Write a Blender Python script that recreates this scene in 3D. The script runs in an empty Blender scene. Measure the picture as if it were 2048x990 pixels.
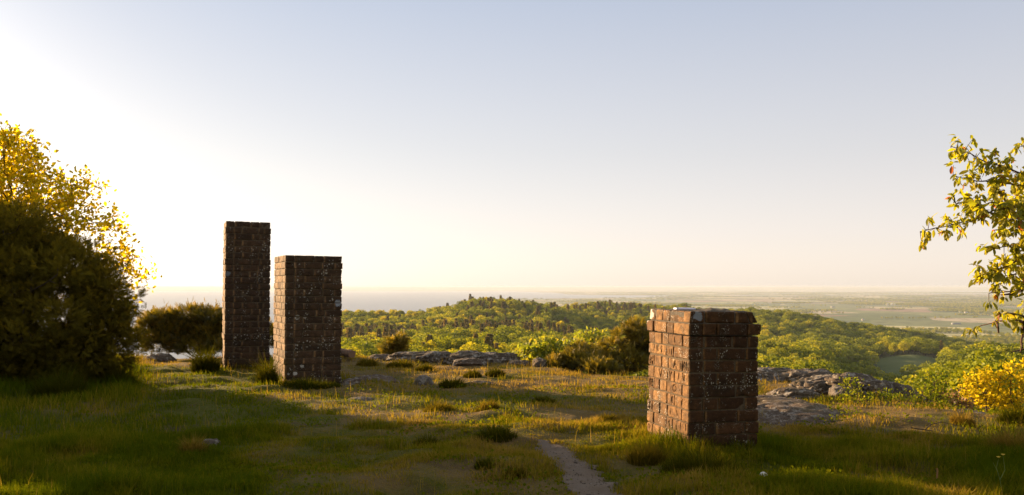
import bpy, math, random
import numpy as np
from math import radians, sin, cos, pi

random.seed(7)
RNG = np.random.default_rng(11)
EYE, HY, F = 1.30, 573.0, 1700.0          # eye height, horizon row, focal length in pixels of the 2048 px photograph
SEA = -150.0

scene = bpy.context.scene
col = scene.collection

# ------------------------------------------------------------------ helpers
def P(px, py, Y):
    return np.array([(px - 1024.0) / F * Y, Y, EYE - (py - HY) / F * Y])

def tag(o, label=None, cat=None, group=None, kind=None):
    if label: o['label'] = label
    if cat: o['category'] = cat
    if group: o['group'] = group
    if kind: o['kind'] = kind
    return o

def _h(ix, iy, iz, seed):
    n = (ix.astype(np.int64) * 374761393 + iy.astype(np.int64) * 668265263 + iz.astype(np.int64) * 2147483647 + seed * 1274126177) & 0xFFFFFFFF
    n = ((n ^ (n >> 13)) * 1274126177) & 0xFFFFFFFF
    n = (n ^ (n >> 16)) & 0xFFFFFF
    return n / float(0xFFFFFF) * 2 - 1

def vnoise(x, y, z=None, seed=0):
    x = np.asarray(x, float); y = np.asarray(y, float)
    z = np.zeros_like(x) if z is None else np.asarray(z, float)
    fx, fy, fz = np.floor(x), np.floor(y), np.floor(z)
    tx, ty, tz = x - fx, y - fy, z - fz
    sx, sy, sz = (t * t * t * (t * (t * 6 - 15) + 10) for t in (tx, ty, tz))
    r = 0
    for dx in (0, 1):
        for dy in (0, 1):
            for dz in (0, 1):
                w = (sx if dx else 1 - sx) * (sy if dy else 1 - sy) * (sz if dz else 1 - sz)
                r = r + w * _h(fx + dx, fy + dy, fz + dz, seed)
    return r

def fbm(x, y, z=None, seed=0, oct=4, gain=.5):
    a, s, r, f = 1.0, 0.0, 0.0, 1.0
    for k in range(oct):
        r = r + a * vnoise(np.asarray(x) * f + 17.3 * k, np.asarray(y) * f - 9.1 * k, None if z is None else np.asarray(z) * f, seed + k)
        s += a; a *= gain; f *= 2.03
    return r / s

def sstep(a, b, x):
    t = np.clip((np.asarray(x, float) - a) / (b - a), 0, 1)
    return t * t * (3 - 2 * t)

def mesh_np(name, V, quads=None, tris=None, smooth=False, attrs=None, mats=(), matidx=None):
    V = np.asarray(V, np.float32).reshape(-1, 3)
    loops, tot = [], []
    if quads is not None and len(quads):
        q = np.asarray(quads, np.int32); loops.append(q.ravel()); tot.append(np.full(len(q), 4, np.int32))
    if tris is not None and len(tris):
        t = np.asarray(tris, np.int32); loops.append(t.ravel()); tot.append(np.full(len(t), 3, np.int32))
    loops = np.concatenate(loops); tot = np.concatenate(tot)
    start = np.concatenate([[0], np.cumsum(tot)[:-1]]).astype(np.int32)
    me = bpy.data.meshes.new(name)
    me.vertices.add(len(V)); me.loops.add(len(loops)); me.polygons.add(len(tot))
    me.vertices.foreach_set('co', V.ravel())
    me.loops.foreach_set('vertex_index', loops)
    me.polygons.foreach_set('loop_start', start)
    if smooth: me.polygons.foreach_set('use_smooth', np.ones(len(tot), bool))
    for m in mats: me.materials.append(m)
    if matidx is not None: me.polygons.foreach_set('material_index', np.asarray(matidx, np.int32))
    me.update(calc_edges=True)
    for k, a in (attrs or {}).items():
        at = me.attributes.new(k, 'FLOAT', 'POINT'); at.data.foreach_set('value', np.asarray(a, np.float32))
    return me

def link(name, me, parent=None, loc=None):
    o = bpy.data.objects.new(name, me); col.objects.link(o)
    if parent is not None: o.parent = parent
    if loc is not None: o.location = loc
    return o

def empty(name, loc=(0, 0, 0), rz=0):
    o = bpy.data.objects.new(name, None); col.objects.link(o)
    o.empty_display_size = .2; o.location = loc; o.rotation_euler = (0, 0, rz)
    return o

def rebase(V, base):
    return np.asarray(V) - np.asarray(base)

def rotmats(d, roll):
    """frames whose local +Y is d (N,3), rolled about it"""
    d = d / (np.linalg.norm(d, axis=1, keepdims=True) + 1e-9)
    up = np.tile([0., 0., 1.], (len(d), 1)); up[np.abs(d[:, 2]) > .95] = [1., 0, 0]
    x = np.cross(d, up); x /= np.linalg.norm(x, axis=1, keepdims=True) + 1e-9
    z = np.cross(x, d)
    c, s = np.cos(roll)[:, None], np.sin(roll)[:, None]
    x2 = x * c + z * s; z2 = -x * s + z * c
    return np.stack([x2, d, z2], axis=2)      # columns x, y, z

def scatter(T, quads, tris, pos, dirs, roll, scale, tint=None):
    """merged copies of template T; returns V, quads, tris, tint per vertex"""
    T = np.asarray(T, float); n, m = len(pos), len(T)
    R = rotmats(np.asarray(dirs, float), np.asarray(roll, float))
    V = np.einsum('nij,mj->nmi', R, T) * np.asarray(scale, float)[:, None, None] + np.asarray(pos)[:, None, :]
    off = (np.arange(n) * m)[:, None, None]
    Q = (np.asarray(quads)[None] + off).reshape(-1, 4) if quads is not None and len(quads) else None
    Tr = (np.asarray(tris)[None] + off).reshape(-1, 3) if tris is not None and len(tris) else None
    t = np.repeat(tint if tint is not None else RNG.random(n), m)
    return V.reshape(-1, 3), Q, Tr, t

def rdir(n, up=0.0):
    d = RNG.normal(size=(n, 3)); d /= np.linalg.norm(d, axis=1, keepdims=True)
    d[:, 2] += up
    return d / np.linalg.norm(d, axis=1, keepdims=True)

# ------------------------------------------------------------------ materials
def newmat(name):
    m = bpy.data.materials.new(name); m.use_nodes = True
    nt = m.node_tree; nt.nodes.clear()
    out = nt.nodes.new('ShaderNodeOutputMaterial')
    return m, nt, out

def N(nt, t, **kw):
    n = nt.nodes.new(t)
    for k, v in kw.items():
        if k.startswith('i_'):
            n.inputs[k[2:].replace('_', ' ')].default_value = v
        else: setattr(n, k, v)
    return n

def ramp(nt, src, stops, interp='LINEAR'):
    r = nt.nodes.new('ShaderNodeValToRGB'); r.color_ramp.interpolation = interp
    el = r.color_ramp.elements
    while len(el) < len(stops): el.new(.5)
    for e, (p, c) in zip(el, stops):
        e.position = p; e.color = (c, c, c, 1) if isinstance(c, (int, float)) else (*c, 1)
    nt.links.new(src, r.inputs[0]); return r.outputs[0]

def mixc(nt, fac, a, b, mode='MIX'):
    m = nt.nodes.new('ShaderNodeMix'); m.data_type = 'RGBA'; m.blend_type = mode
    for sock, v in ((m.inputs[0], fac), (m.inputs[6], a), (m.inputs[7], b)):
        if isinstance(v, (int, float)): sock.default_value = v
        elif isinstance(v, tuple): sock.default_value = (*v, 1)
        else: nt.links.new(v, sock)
    return m.outputs[2]

def math_(nt, op, a, b=None, c=None, clamp=False):
    m = nt.nodes.new('ShaderNodeMath'); m.operation = op; m.use_clamp = clamp
    for s, v in zip(m.inputs, (a, b, c)):
        if v is None: continue
        if isinstance(v, (int, float)): s.default_value = v
        else: nt.links.new(v, s)
    return m.outputs[0]

def noise(nt, vec, scale, detail=4, rough=.55, dist=0.):
    n = nt.nodes.new('ShaderNodeTexNoise')
    n.inputs['Scale'].default_value = scale; n.inputs['Detail'].default_value = detail
    n.inputs['Roughness'].default_value = rough; n.inputs['Distortion'].default_value = dist
    nt.links.new(vec, n.inputs['Vector']); return n.outputs['Fac']

def voro(nt, vec, scale, feature='F1', out='Distance', rand=1.):
    n = nt.nodes.new('ShaderNodeTexVoronoi'); n.feature = feature
    n.inputs['Scale'].default_value = scale; n.inputs['Randomness'].default_value = rand
    nt.links.new(vec, n.inputs['Vector']); return n.outputs[out]

def bump(nt, h, strength, dist, normal=None):
    b = nt.nodes.new('ShaderNodeBump'); b.inputs['Strength'].default_value = strength; b.inputs['Distance'].default_value = dist
    nt.links.new(h, b.inputs['Height'])
    if normal is not None: nt.links.new(normal, b.inputs['Normal'])
    return b.outputs[0]

def bsdf(nt, out, color, rough=.9, normal=None, spec=.3):
    b = nt.nodes.new('ShaderNodeBsdfPrincipled')
    if isinstance(color, tuple): b.inputs['Base Color'].default_value = (*color, 1)
    else: nt.links.new(color, b.inputs['Base Color'])
    if isinstance(rough, (int, float)): b.inputs['Roughness'].default_value = rough
    else: nt.links.new(rough, b.inputs['Roughness'])
    b.inputs['Specular IOR Level'].default_value = spec
    if normal is not None: nt.links.new(normal, b.inputs['Normal'])
    nt.links.new(b.outputs[0], out.inputs[0]); return b

def leaf_mat(name, stops, trans=.45, objvar=.0, rough=.55, tboost=1.35, gloss=.03):
    """thin leaves: diffuse + translucent, tint per leaf from the 'tint' attribute"""
    m, nt, out = newmat(name)
    at = N(nt, 'ShaderNodeAttribute', attribute_name='tint')
    f = at.outputs['Fac']
    if objvar:
        oi = N(nt, 'ShaderNodeObjectInfo')
        f = math_(nt, 'ADD', math_(nt, 'MULTIPLY', f, 1 - objvar), math_(nt, 'MULTIPLY', oi.outputs['Random'], objvar))
    c = ramp(nt, f, stops)
    d = N(nt, 'ShaderNodeBsdfDiffuse'); nt.links.new(c, d.inputs[0])
    t = N(nt, 'ShaderNodeBsdfTranslucent')
    ct = mixc(nt, 1.0, c, (tboost, tboost * .92, tboost * .45), 'MULTIPLY'); nt.links.new(ct, t.inputs[0])
    mx = N(nt, 'ShaderNodeMixShader'); mx.inputs[0].default_value = trans
    nt.links.new(d.outputs[0], mx.inputs[1]); nt.links.new(t.outputs[0], mx.inputs[2])
    g = N(nt, 'ShaderNodeBsdfGlossy'); g.inputs['Roughness'].default_value = rough; g.inputs[0].default_value = (1, 1, 1, 1)
    m2 = N(nt, 'ShaderNodeMixShader'); m2.inputs[0].default_value = gloss
    nt.links.new(mx.outputs[0], m2.inputs[1]); nt.links.new(g.outputs[0], m2.inputs[2])
    nt.links.new(m2.outputs[0], out.inputs[0])
    return m

def bark_mat(name, a, b, scale=14):
    m, nt, out = newmat(name)
    g = N(nt, 'ShaderNodeNewGeometry'); p = g.outputs['Position']
    n = noise(nt, p, scale, 5, .65)
    bsdf(nt, out, ramp(nt, n, [(.3, a), (.7, b)]), .95, bump(nt, n, .5, .01), .15)
    return m

M_oakleaf = leaf_mat('oak_leaf', [(0, (.24, .215, .010)), (.5, (.38, .31, .012)), (1, (.50, .37, .015))], .75, tboost=1.9, gloss=.0)
M_yellow = leaf_mat('yellow_leaf', [(0, (.24, .22, .012)), (.5, (.40, .33, .016)), (1, (.52, .39, .02))], .55, tboost=1.6, gloss=.0)
M_maple = leaf_mat('maple_leaf', [(0, (.13, .17, .015)), (.5, (.21, .25, .02)), (1, (.28, .25, .02))], .5, tboost=1.5)
M_cherry = leaf_mat('cherry_leaf', [(0, (.14, .165, .012)), (.45, (.25, .25, .014)), (.8, (.36, .31, .016)), (.93, (.36, .22, .02)), (1, (.30, .09, .03))], .58, tboost=1.8, gloss=.015)
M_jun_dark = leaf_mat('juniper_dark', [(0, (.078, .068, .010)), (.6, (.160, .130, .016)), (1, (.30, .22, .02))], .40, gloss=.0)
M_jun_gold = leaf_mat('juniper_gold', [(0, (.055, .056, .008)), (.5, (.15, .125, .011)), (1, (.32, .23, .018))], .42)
M_shrub = leaf_mat('shrub_leaf', [(0, (.09, .13, .012)), (.6, (.16, .20, .018)), (1, (.26, .24, .02))], .45, gloss=0)
M_brown = leaf_mat('brown_leaf', [(0, (.10, .05, .02)), (.6, (.22, .11, .035)), (1, (.34, .18, .05))], .3)
M_bark = bark_mat('bark', (.035, .024, .015), (.10, .075, .05))
M_barkred = bark_mat('bark_reddish', (.05, .028, .018), (.13, .08, .055))

# ------------------------------------------------------------------ ground heights
# columns: horizontal position in the photograph -> (distance, ground height) down the slope and over the wooded hills
COLS = [
 (-2500, 16, [(60, -14), (150, -30), (300, -60), (700, -125), (1000, -158)]),
 (300, 16, [(60, -13), (150, -27), (300, -55), (700, -112), (1000, -158)]),
 (545, 16, [(60, -11), (150, -22), (300, -40), (700, -75), (1000, -92), (1200, -125), (1500, -158)]),
 (640, 16, [(60, -9), (150, -19.5), (300, -31), (500, -42), (700, -50), (900, -52), (1050, -46), (1200, -64), (1500, -118), (2000, -158)]),
 (700, 16, [(60, -9), (150, -19.5), (300, -30), (500, -40), (700, -46), (900, -46), (1050, -40.5), (1200, -55), (1500, -118), (2000, -158)]),
 (790, 15.9, [(60, -9), (150, -19.5), (300, -30), (500, -40), (700, -46), (900, -46), (1050, -40), (1200, -55), (1500, -118), (2000, -158)]),
 (829, 15.8, [(60, -9), (150, -19.5), (300, -30), (500, -40), (700, -46), (900, -46), (1050, -43.5), (1200, -55), (1500, -115), (2200, -158)]),
 (891, 15.7, [(60, -9), (150, -19.5), (300, -29), (500, -39), (700, -45), (900, -43), (1050, -36), (1200, -42), (1500, -98), (2200, -158)]),
 (950, 15.5, [(60, -9), (150, -20), (300, -29), (500, -39), (700, -45), (900, -38), (1050, -25.5), (1200, -33), (1500, -92), (2200, -158)]),
 (1022, 15, [(60, -9), (150, -20), (300, -30), (500, -40), (700, -45), (900, -38), (1050, -25.5), (1200, -33), (1500, -92), (2200, -158)]),
 (1050, 14.9, [(60, -9), (150, -20), (300, -30), (500, -40), (700, -45), (900, -42), (1050, -32), (1200, -37), (1500, -92), (2200, -158)]),
 (1104, 14.5, [(60, -9.5), (150, -21), (300, -31), (500, -41), (700, -46), (900, -43), (1050, -31.5), (1250, -46), (1600, -95), (2200, -150)]),
 (1138, 14.2, [(60, -9.5), (150, -21), (300, -31), (500, -41), (700, -46), (900, -50), (1050, -46), (1350, -41), (1600, -85), (2200, -150)]),
 (1200, 13.4, [(60, -10), (150, -22), (300, -32), (500, -43), (700, -50), (900, -55), (1150, -48), (1350, -36.5), (1600, -75), (2200, -147)]),
 (1300, 12.8, [(60, -10), (150, -22), (300, -34), (500, -46), (700, -55), (900, -58), (1150, -50), (1350, -36.5), (1600, -75), (2200, -147)]),
 (1515, 13.0, [(60, -11), (150, -23), (300, -35), (500, -47), (700, -57), (900, -61), (1100, -52), (1250, -44), (1500, -80), (2100, -147)]),
 (1620, 12.9, [(60, -11), (150, -23), (300, -36), (500, -49), (700, -59), (900, -65), (1100, -57), (1250, -51), (1500, -88), (2100, -147)]),
 (1720, 12.0, [(60, -11), (150, -24), (300, -44), (450, -61), (590, -67), (740, -62), (950, -71), (1220, -62), (1500, -100), (2100, -147)]),
 (1820, 10.8, [(60, -11), (150, -24), (300, -45), (450, -64), (580, -67), (600, -60), (735, -56), (950, -72), (1200, -72), (1450, -110), (2000, -147)]),
 (1900, 9.4, [(60, -10), (150, -21), (300, -39), (450, -52), (620, -60), (760, -62), (950, -80), (1200, -83), (1450, -120), (2000, -147)]),
 (1970, 8.8, [(60, -9.5), (150, -20), (300, -34), (450, -44), (700, -64), (950, -88), (1200, -98), (1450, -125), (2000, -147)]),
 (2100, 8.6, [(60, -9), (150, -20), (300, -34), (450, -46), (700, -68), (950, -94), (1200, -112), (1450, -132), (2000, -147)]),
 (4500, 10, [(60, -10), (150, -24), (300, -40), (450, -52), (700, -75), (1200, -125), (2000, -147)]),
]
CU = np.array([(c[0] - 1024) / F for c in COLS]); CE = np.array([c[1] for c in COLS])
LD = np.log(np.geomspace(2, 70000, 900))
TAB = []
for c in COLS:
    e = c[1]
    pr = [(1, 0), (e - 1.2, 0), (e, -.05), (e + 1.5, -.45), (e + 6, -2.6), (e + 16, -5.6)] + c[2] + [(70000, c[2][-1][1])]
    TAB.append(np.interp(LD, np.log([p[0] for p in pr]), [p[1] for p in pr]))
TAB = np.array(TAB)

def edge(u): return np.interp(u, CU, CE)

def land(u, D):
    """1 = dry land, 0 = sea, for the far plain (D > 1500 m)"""
    px = u * F + 1024
    L = np.ones_like(D)
    wig = 60 * fbm(np.log(D) * 6, u * 3, seed=5)
    coast = np.interp(D, [1500, 2500, 6000, 9500, 10200, 10800, 11600, 12500, 14000, 15200, 16500, 20000, 27000, 29500],
                      [700, 820, 930, 1010, 1045, 1110, 1230, 1330, 1340, 1150, 1125, 1105, 1020, -3000])
    return sstep(-14, 14, px - coast + wig * .25)

def height(X, Y):
    X = np.asarray(X, float); Y = np.asarray(Y, float)
    R = np.hypot(X, Y) + 1e-6
    fr = Y > .3 * np.abs(X)
    u = np.where(fr, X / np.maximum(Y, 1e-3), np.sign(X) * 3.3)
    D = np.where(fr, Y, R)
    D = np.maximum(D, 1.0)
    iu = np.clip(np.interp(u, CU, np.arange(len(CU))), 0, len(CU) - 1.001)
    il = np.clip(np.interp(np.log(D), LD, np.arange(len(LD))), 0, len(LD) - 1.001)
    a, b = iu.astype(int), il.astype(int); ta, tb = iu - a, il - b
    ta = ta * ta * (3 - 2 * ta)
    z = (TAB[a, b] * (1 - ta) * (1 - tb) + TAB[a + 1, b] * ta * (1 - tb) + TAB[a, b + 1] * (1 - ta) * tb + TAB[a + 1, b + 1] * ta * tb)
    z = np.where(Y < 0.3 * np.abs(X), np.where(R < 30, 0, -(R - 30) * .12), z)      # behind and beside the viewer
    z = np.maximum(z, -158)
    # small relief
    near = 1 - sstep(20, 60, R)
    z = z + near * (.06 * fbm(X / 1.7, Y / 1.7, seed=1, oct=3) + .055 * fbm(X / .6, Y / .45, seed=2, oct=3))
    mid = sstep(40, 200, R) * (1 - sstep(1500, 2200, R))
    z = z + mid * (3.2 * fbm(X / 120, Y / 120, seed=3, oct=3))
    far = sstep(1700, 2400, D)
    L = land(u, D)
    ridge = sstep(27000, 40000, D)
    zp = -147 + 3.0 * fbm(X / 900, Y / 900, seed=4, oct=3) + 12 * sstep(3000, 20000, D) * fbm(X / 5000, Y / 5000, seed=8, oct=3)
    zp = zp * (1 - ridge) + ridge * (-8 + 12 * fbm(u * 5, D / 20000, seed=6, oct=4))
    zf = np.where(L > .5, zp * 1.0, -158) * 1.0
    zf = -158 + (zp + 158) * L
    return z * (1 - far) + zf * far

def gz(x, y): return float(height(np.array([x]), np.array([y]))[0])

# footprints without turf: (x, y, rx, ry, rot)
FOOT = []
def in_foot(x, y, grow=1.0):
    m = np.zeros(len(x), bool)
    for (cx, cy, rx, ry, a) in FOOT:
        dx, dy = x - cx, y - cy
        lx, ly = dx * cos(a) + dy * sin(a), -dx * sin(a) + dy * cos(a)
        m |= (lx / (rx * grow)) ** 2 + (ly / (ry * grow)) ** 2 < 1
    return m

# path: centre line (x, y, half width)
PATH = [(P(px, py, EYE * F / (py - HY))[0], EYE * F / (py - HY), w) for px, py, w in
        [(1083, 884, .03), (1095, 890, .09), (1112, 898, .125), (1142, 925, .14), (1175, 955, .175), (1190, 985, .155), (1200, 1030, .15), (1235, 1120, .2), (1300, 1400, .22), (1400, 2400, .25)]]
def path_d(x, y):
    """signed distance-like value, < 0 on the trodden path"""
    ys = np.array([p[1] for p in PATH])[::-1]
    cx = np.interp(y, ys, np.array([p[0] for p in PATH])[::-1]); w = np.interp(y, ys, np.array([p[2] for p in PATH])[::-1], right=-1)
    return np.abs(x - cx) - w * .86 * (1 + .5 * fbm(x * 5, y * 3.1, seed=21, oct=3)) + .03 * vnoise(x * 22, y * 22, seed=22) 

def dry(x, y):
    u = x / np.maximum(y, .5); px = u * F + 1024
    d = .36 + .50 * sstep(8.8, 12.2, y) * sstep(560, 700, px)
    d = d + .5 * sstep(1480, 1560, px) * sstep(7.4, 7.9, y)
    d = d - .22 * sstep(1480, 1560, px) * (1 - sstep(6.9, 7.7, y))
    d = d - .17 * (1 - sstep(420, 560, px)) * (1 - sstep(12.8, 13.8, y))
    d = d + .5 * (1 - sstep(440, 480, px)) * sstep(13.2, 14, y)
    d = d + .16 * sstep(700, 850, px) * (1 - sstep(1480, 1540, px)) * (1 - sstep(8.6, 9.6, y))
    d = d + .62 * fbm(x / .9, y / 1.0, seed=31, oct=4) + .34 * fbm(x / .3, y / .35, seed=32, oct=3)
    return np.clip(d, 0, 1)

# ------------------------------------------------------------------ ground sheet
def build_ground():
    aF = np.linspace(radians(-48), radians(48), 470)
    aB = np.linspace(radians(48), radians(312), 90)[1:-1]
    A = np.concatenate([aF, aB])
    R = np.concatenate([np.geomspace(.6, 4.5, 24, endpoint=False), np.geomspace(4.5, 24, 290, endpoint=False), np.geomspace(24, 60000, 330)])
    AA, RR = np.meshgrid(A, R)
    X, Y = RR * np.sin(AA), RR * np.cos(AA)
    Z = height(X.ravel(), Y.ravel())
    V = np.stack([X.ravel(), Y.ravel(), Z], 1)
    n, m = len(R), len(A)
    i, j = np.meshgrid(np.arange(n - 1), np.arange(m), indexing='ij'); j2 = (j + 1) % m
    Q = np.stack([i * m + j, i * m + j2, (i + 1) * m + j2, (i + 1) * m + j], -1).reshape(-1, 4)[:, ::-1]
    c = len(V); V = np.vstack([V, [0, 0, 0]])
    T = np.stack([np.full(m, c), np.arange(m), (np.arange(m) + 1) % m], 1)[:, ::-1]
    x, y = V[:, 0], V[:, 1]
    rc = RR[:-1, :].ravel()
    uc = (X / np.maximum(Y, 1)) [:-1, :].ravel(); yc = Y[:-1, :].ravel()
    idx = np.where(rc < 30, 0, np.where(rc < 1750, 1, 2))
    pc = uc * F + 1024
    fld = (yc > 585) & (yc < 745) & (pc > 1765 - (yc - 585) * .13) & (pc < 1885 - (745 - yc) * .12)
    idx = np.where(fld, 3, idx)
    idx = np.concatenate([idx, np.zeros(m, int)])
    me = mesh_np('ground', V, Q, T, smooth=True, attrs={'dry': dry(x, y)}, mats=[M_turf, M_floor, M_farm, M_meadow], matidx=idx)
    return tag(link('ground', me), kind='structure')

def turf_mat():
    m, nt, out = newmat('turf')
    g = N(nt, 'ShaderNodeNewGeometry'); p = g.outputs['Position']
    at = N(nt, 'ShaderNodeAttribute', attribute_name='dry').outputs['Fac']
    n1 = noise(nt, p, 9, 6, .7); n2 = noise(nt, p, 45, 5, .7); n3 = noise(nt, p, 2.2, 4, .6)
    green = mixc(nt, n2, (.040, .046, .005), (.10, .10, .012))
    straw = mixc(nt, n2, (.075, .050, .018), (.20, .140, .052))
    f = math_(nt, 'ADD', at, math_(nt, 'MULTIPLY', math_(nt, 'SUBTRACT', n1, .5), .9), clamp=True)
    c = mixc(nt, ramp(nt, f, [(.25, 0.), (.75, 1.)]), green, straw)
    c = mixc(nt, ramp(nt, n3, [(.56, 0.), (.66, .6)]), c, (.075, .048, .028))
    b = bump(nt, n2, .9, .02, bump(nt, n1, .8, .05))
    bsdf(nt, out, c, .95, b, .1); return m

def floor_mat():
    m, nt, out = newmat('woodland_floor')
    g = N(nt, 'ShaderNodeNewGeometry'); p = g.outputs['Position']
    n1 = noise(nt, p, .4, 6, .7)
    bsdf(nt, out, ramp(nt, n1, [(.35, (.03, .035, .012)), (.65, (.09, .085, .03))]), .95, None, .1); return m

def meadow_mat():
    m, nt, out = newmat('meadow')
    g = N(nt, 'ShaderNodeNewGeometry'); p = g.outputs['Position']
    n1 = noise(nt, p, .05, 6, .7)
    bsdf(nt, out, ramp(nt, n1, [(.35, (.055, .075, .02)), (.65, (.075, .095, .028))]), .95, None, .1); return m

def farm_mat():
    m, nt, out = newmat('farmland')
    g = N(nt, 'ShaderNodeNewGeometry'); p = g.outputs['Position']
    mp = N(nt, 'ShaderNodeMapping'); mp.inputs['Scale'].default_value = (1 / 420, 1 / 560, 0); mp.inputs['Rotation'].default_value = (0, 0, .5)
    nt.links.new(p, mp.inputs[0])
    v = voro(nt, mp.outputs[0], 1., out='Color', rand=.75)
    sp = N(nt, 'ShaderNodeSeparateColor'); nt.links.new(v, sp.inputs[0])
    c = ramp(nt, sp.outputs[0], [(0, (.09, .12, .04)), (.2, (.15, .17, .06)), (.38, (.32, .26, .14)), (.5, (.38, .31, .20)), (.6, (.13, .15, .06)), (.74, (.42, .38, .18)), (.86, (.24, .16, .11)), (1, (.09, .11, .05))], 'CONSTANT')
    n = noise(nt, p, .012, 4, .6)
    c = mixc(nt, ramp(nt, n, [(.5, 0.), (.62, .75)]), c, (.045, .055, .025))
    bsdf(nt, out, c, .95, None, .1); return m

M_turf, M_floor, M_farm, M_meadow = turf_mat(), floor_mat(), farm_mat(), meadow_mat()
build_ground()

# sea
m, nt, out = newmat('sea_water')
g = N(nt, 'ShaderNodeNewGeometry')
mp = N(nt, 'ShaderNodeMapping'); mp.inputs['Scale'].default_value = (.02, .05, .02); nt.links.new(g.outputs['Position'], mp.inputs[0])
nn = noise(nt, mp.outputs[0], 1.5, 6, .6)
bsdf(nt, out, (.035, .045, .055), .28, bump(nt, nn, .35, 3.0), .5)
M_sea = m
r = 60000
n = 48
a = np.linspace(0, 2 * pi, n, endpoint=False)
V = np.vstack([[0, 0, SEA], np.stack([r * np.sin(a), r * np.cos(a), np.full(n, SEA)], 1)])
sea = link('sea', mesh_np('sea', V, None, [(0, 1 + (k + 1) % n, 1 + k) for k in range(n)], mats=[M_sea]))
tag(sea, kind='structure')

# trodden path: a thin sheet 4 to 8 mm above the turf
m, nt, out = newmat('bare_soil')
g = N(nt, 'ShaderNodeNewGeometry'); p = g.outputs['Position']
n1 = noise(nt, p, 6, 6, .65); n2 = noise(nt, p, 70, 5, .7)
c = mixc(nt, n2, (.080, .062, .046), (.19, .152, .122)); c = mixc(nt, ramp(nt, n1, [(.4, 0.), (.65, .55)]), c, (.12, .085, .055))
bsdf(nt, out, c, .95, bump(nt, n2, .7, .012, bump(nt, n1, .6, .03)), .1)
M_soil = m
xs = np.arange(.1, 1.6, .013); ys = np.arange(3.2, 7.2, .013)
XX, YY = np.meshgrid(xs, ys)
pd = path_d(XX.ravel(), YY.ravel())
zz = height(XX.ravel(), YY.ravel()) + np.where(pd < .01, .009, .001) - .012 * sstep(0, .05, pd)
V = np.stack([XX.ravel(), YY.ravel(), zz], 1)
i, j = np.meshgrid(np.arange(len(ys) - 1), np.arange(len(xs) - 1), indexing='ij'); w = len(xs)
Q = np.stack([i * w + j, i * w + j + 1, (i + 1) * w + j + 1, (i + 1) * w + j], -1).reshape(-1, 4)
Q = Q[(pd[Q] < .02).all(1)]
used = np.unique(Q); remap = np.full(len(V), -1); remap[used] = np.arange(len(used))
tag(link('path', mesh_np('path', V[used], remap[Q], smooth=True, mats=[M_soil])), kind='structure')

rng = np.random.default_rng(8)
n = 1500; x = rng.uniform(.1, 1.5, n); y = rng.uniform(4.6, 6.95, n)
k = path_d(x, y) < .02; x, y = x[k], y[k]; n = len(x)
PT = np.array([(1, 0, 0), (-1, 0, 0), (0, 1, 0), (0, -1, 0), (0, 0, .7), (0, 0, -.7)], float) * .5; PTRI = [(0, 2, 4), (2, 1, 4), (1, 3, 4), (3, 0, 4), (2, 0, 5), (1, 2, 5), (3, 1, 5), (0, 3, 5)]
V, _, T, t = scatter(PT, None, PTRI, np.stack([x, y, height(x, y) + .011], 1), rdir(n, 0) * [1, 1, .2], rng.random(n) * .6, rng.uniform(.004, .015, n) * (1 + (rng.random(n) < .04) * 1.6))
m, nt, out = newmat('pebble')
at = N(nt, 'ShaderNodeAttribute', attribute_name='tint'); bsdf(nt, out, ramp(nt, at.outputs['Fac'], [(0, (.05, .04, .03)), (.6, (.14, .11, .09)), (1, (.28, .25, .22))]), .9)
tag(link('gravel', mesh_np('gravel', V, None, T, attrs={'tint': t}, mats=[m])), 'loose grit and small pebbles on the dirt path', 'gravel', kind='stuff')

# ------------------------------------------------------------------ brick pillars
def brick_box(lo, hi, r, seed, amp, step, carve=None):
    """rounded, worn brick between corners lo and hi (local metres)"""
    lo, hi = np.array(lo, float), np.array(hi, float)
    V, Q = [], []; off = 0
    for ax in range(3):
        b, c = [k for k in range(3) if k != ax]
        def line(k, fine=False):
            L = hi[k] - lo[k]; nseg = max(2, int(L / step))
            return np.unique(np.concatenate([[lo[k], lo[k] + r * .4, hi[k] - r * .4, hi[k]], np.linspace(lo[k] + r, hi[k] - r, nseg + 1)]))
        for side in (0, 1):
            gb, gc = np.meshgrid(line(b), line(c), indexing='ij')
            v = np.zeros((gb.size, 3)); v[:, ax] = (lo, hi)[side][ax]; v[:, b] = gb.ravel(); v[:, c] = gc.ravel()
            nb, nc = gb.shape
            i, j = np.meshgrid(np.arange(nb - 1), np.arange(nc - 1), indexing='ij')
            q = np.stack([i * nc + j, (i + 1) * nc + j, (i + 1) * nc + j + 1, i * nc + j + 1], -1).reshape(-1, 4)
            if (side == 0) ^ (ax == 1): q = q[:, ::-1]
            V.append(v); Q.append(q + off); off += len(v)
    V, Q = np.vstack(V), np.vstack(Q)
    q0 = np.clip(V, lo + r, hi - r); d = V - q0; L = np.linalg.norm(d, axis=1, keepdims=True)
    W = q0 + d / np.maximum(L, 1e-6) * r
    W = np.where(L > 0, W, V)
    nrm = d / np.maximum(L, 1e-6)
    dn = amp * fbm(W[:, 0] * 26 + seed, W[:, 1] * 26, W[:, 2] * 26, seed=41, oct=3)
    chip = np.clip(vnoise(W[:, 0] * 14 + seed * 3.1, W[:, 1] * 14, W[:, 2] * 14, seed=43) - .45, 0, 1) * amp * 3.5
    W = W + nrm * (dn - chip)[:, None]
    if carve is not None: W = carve(W, V, nrm, lo, hi)
    return W, Q

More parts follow.
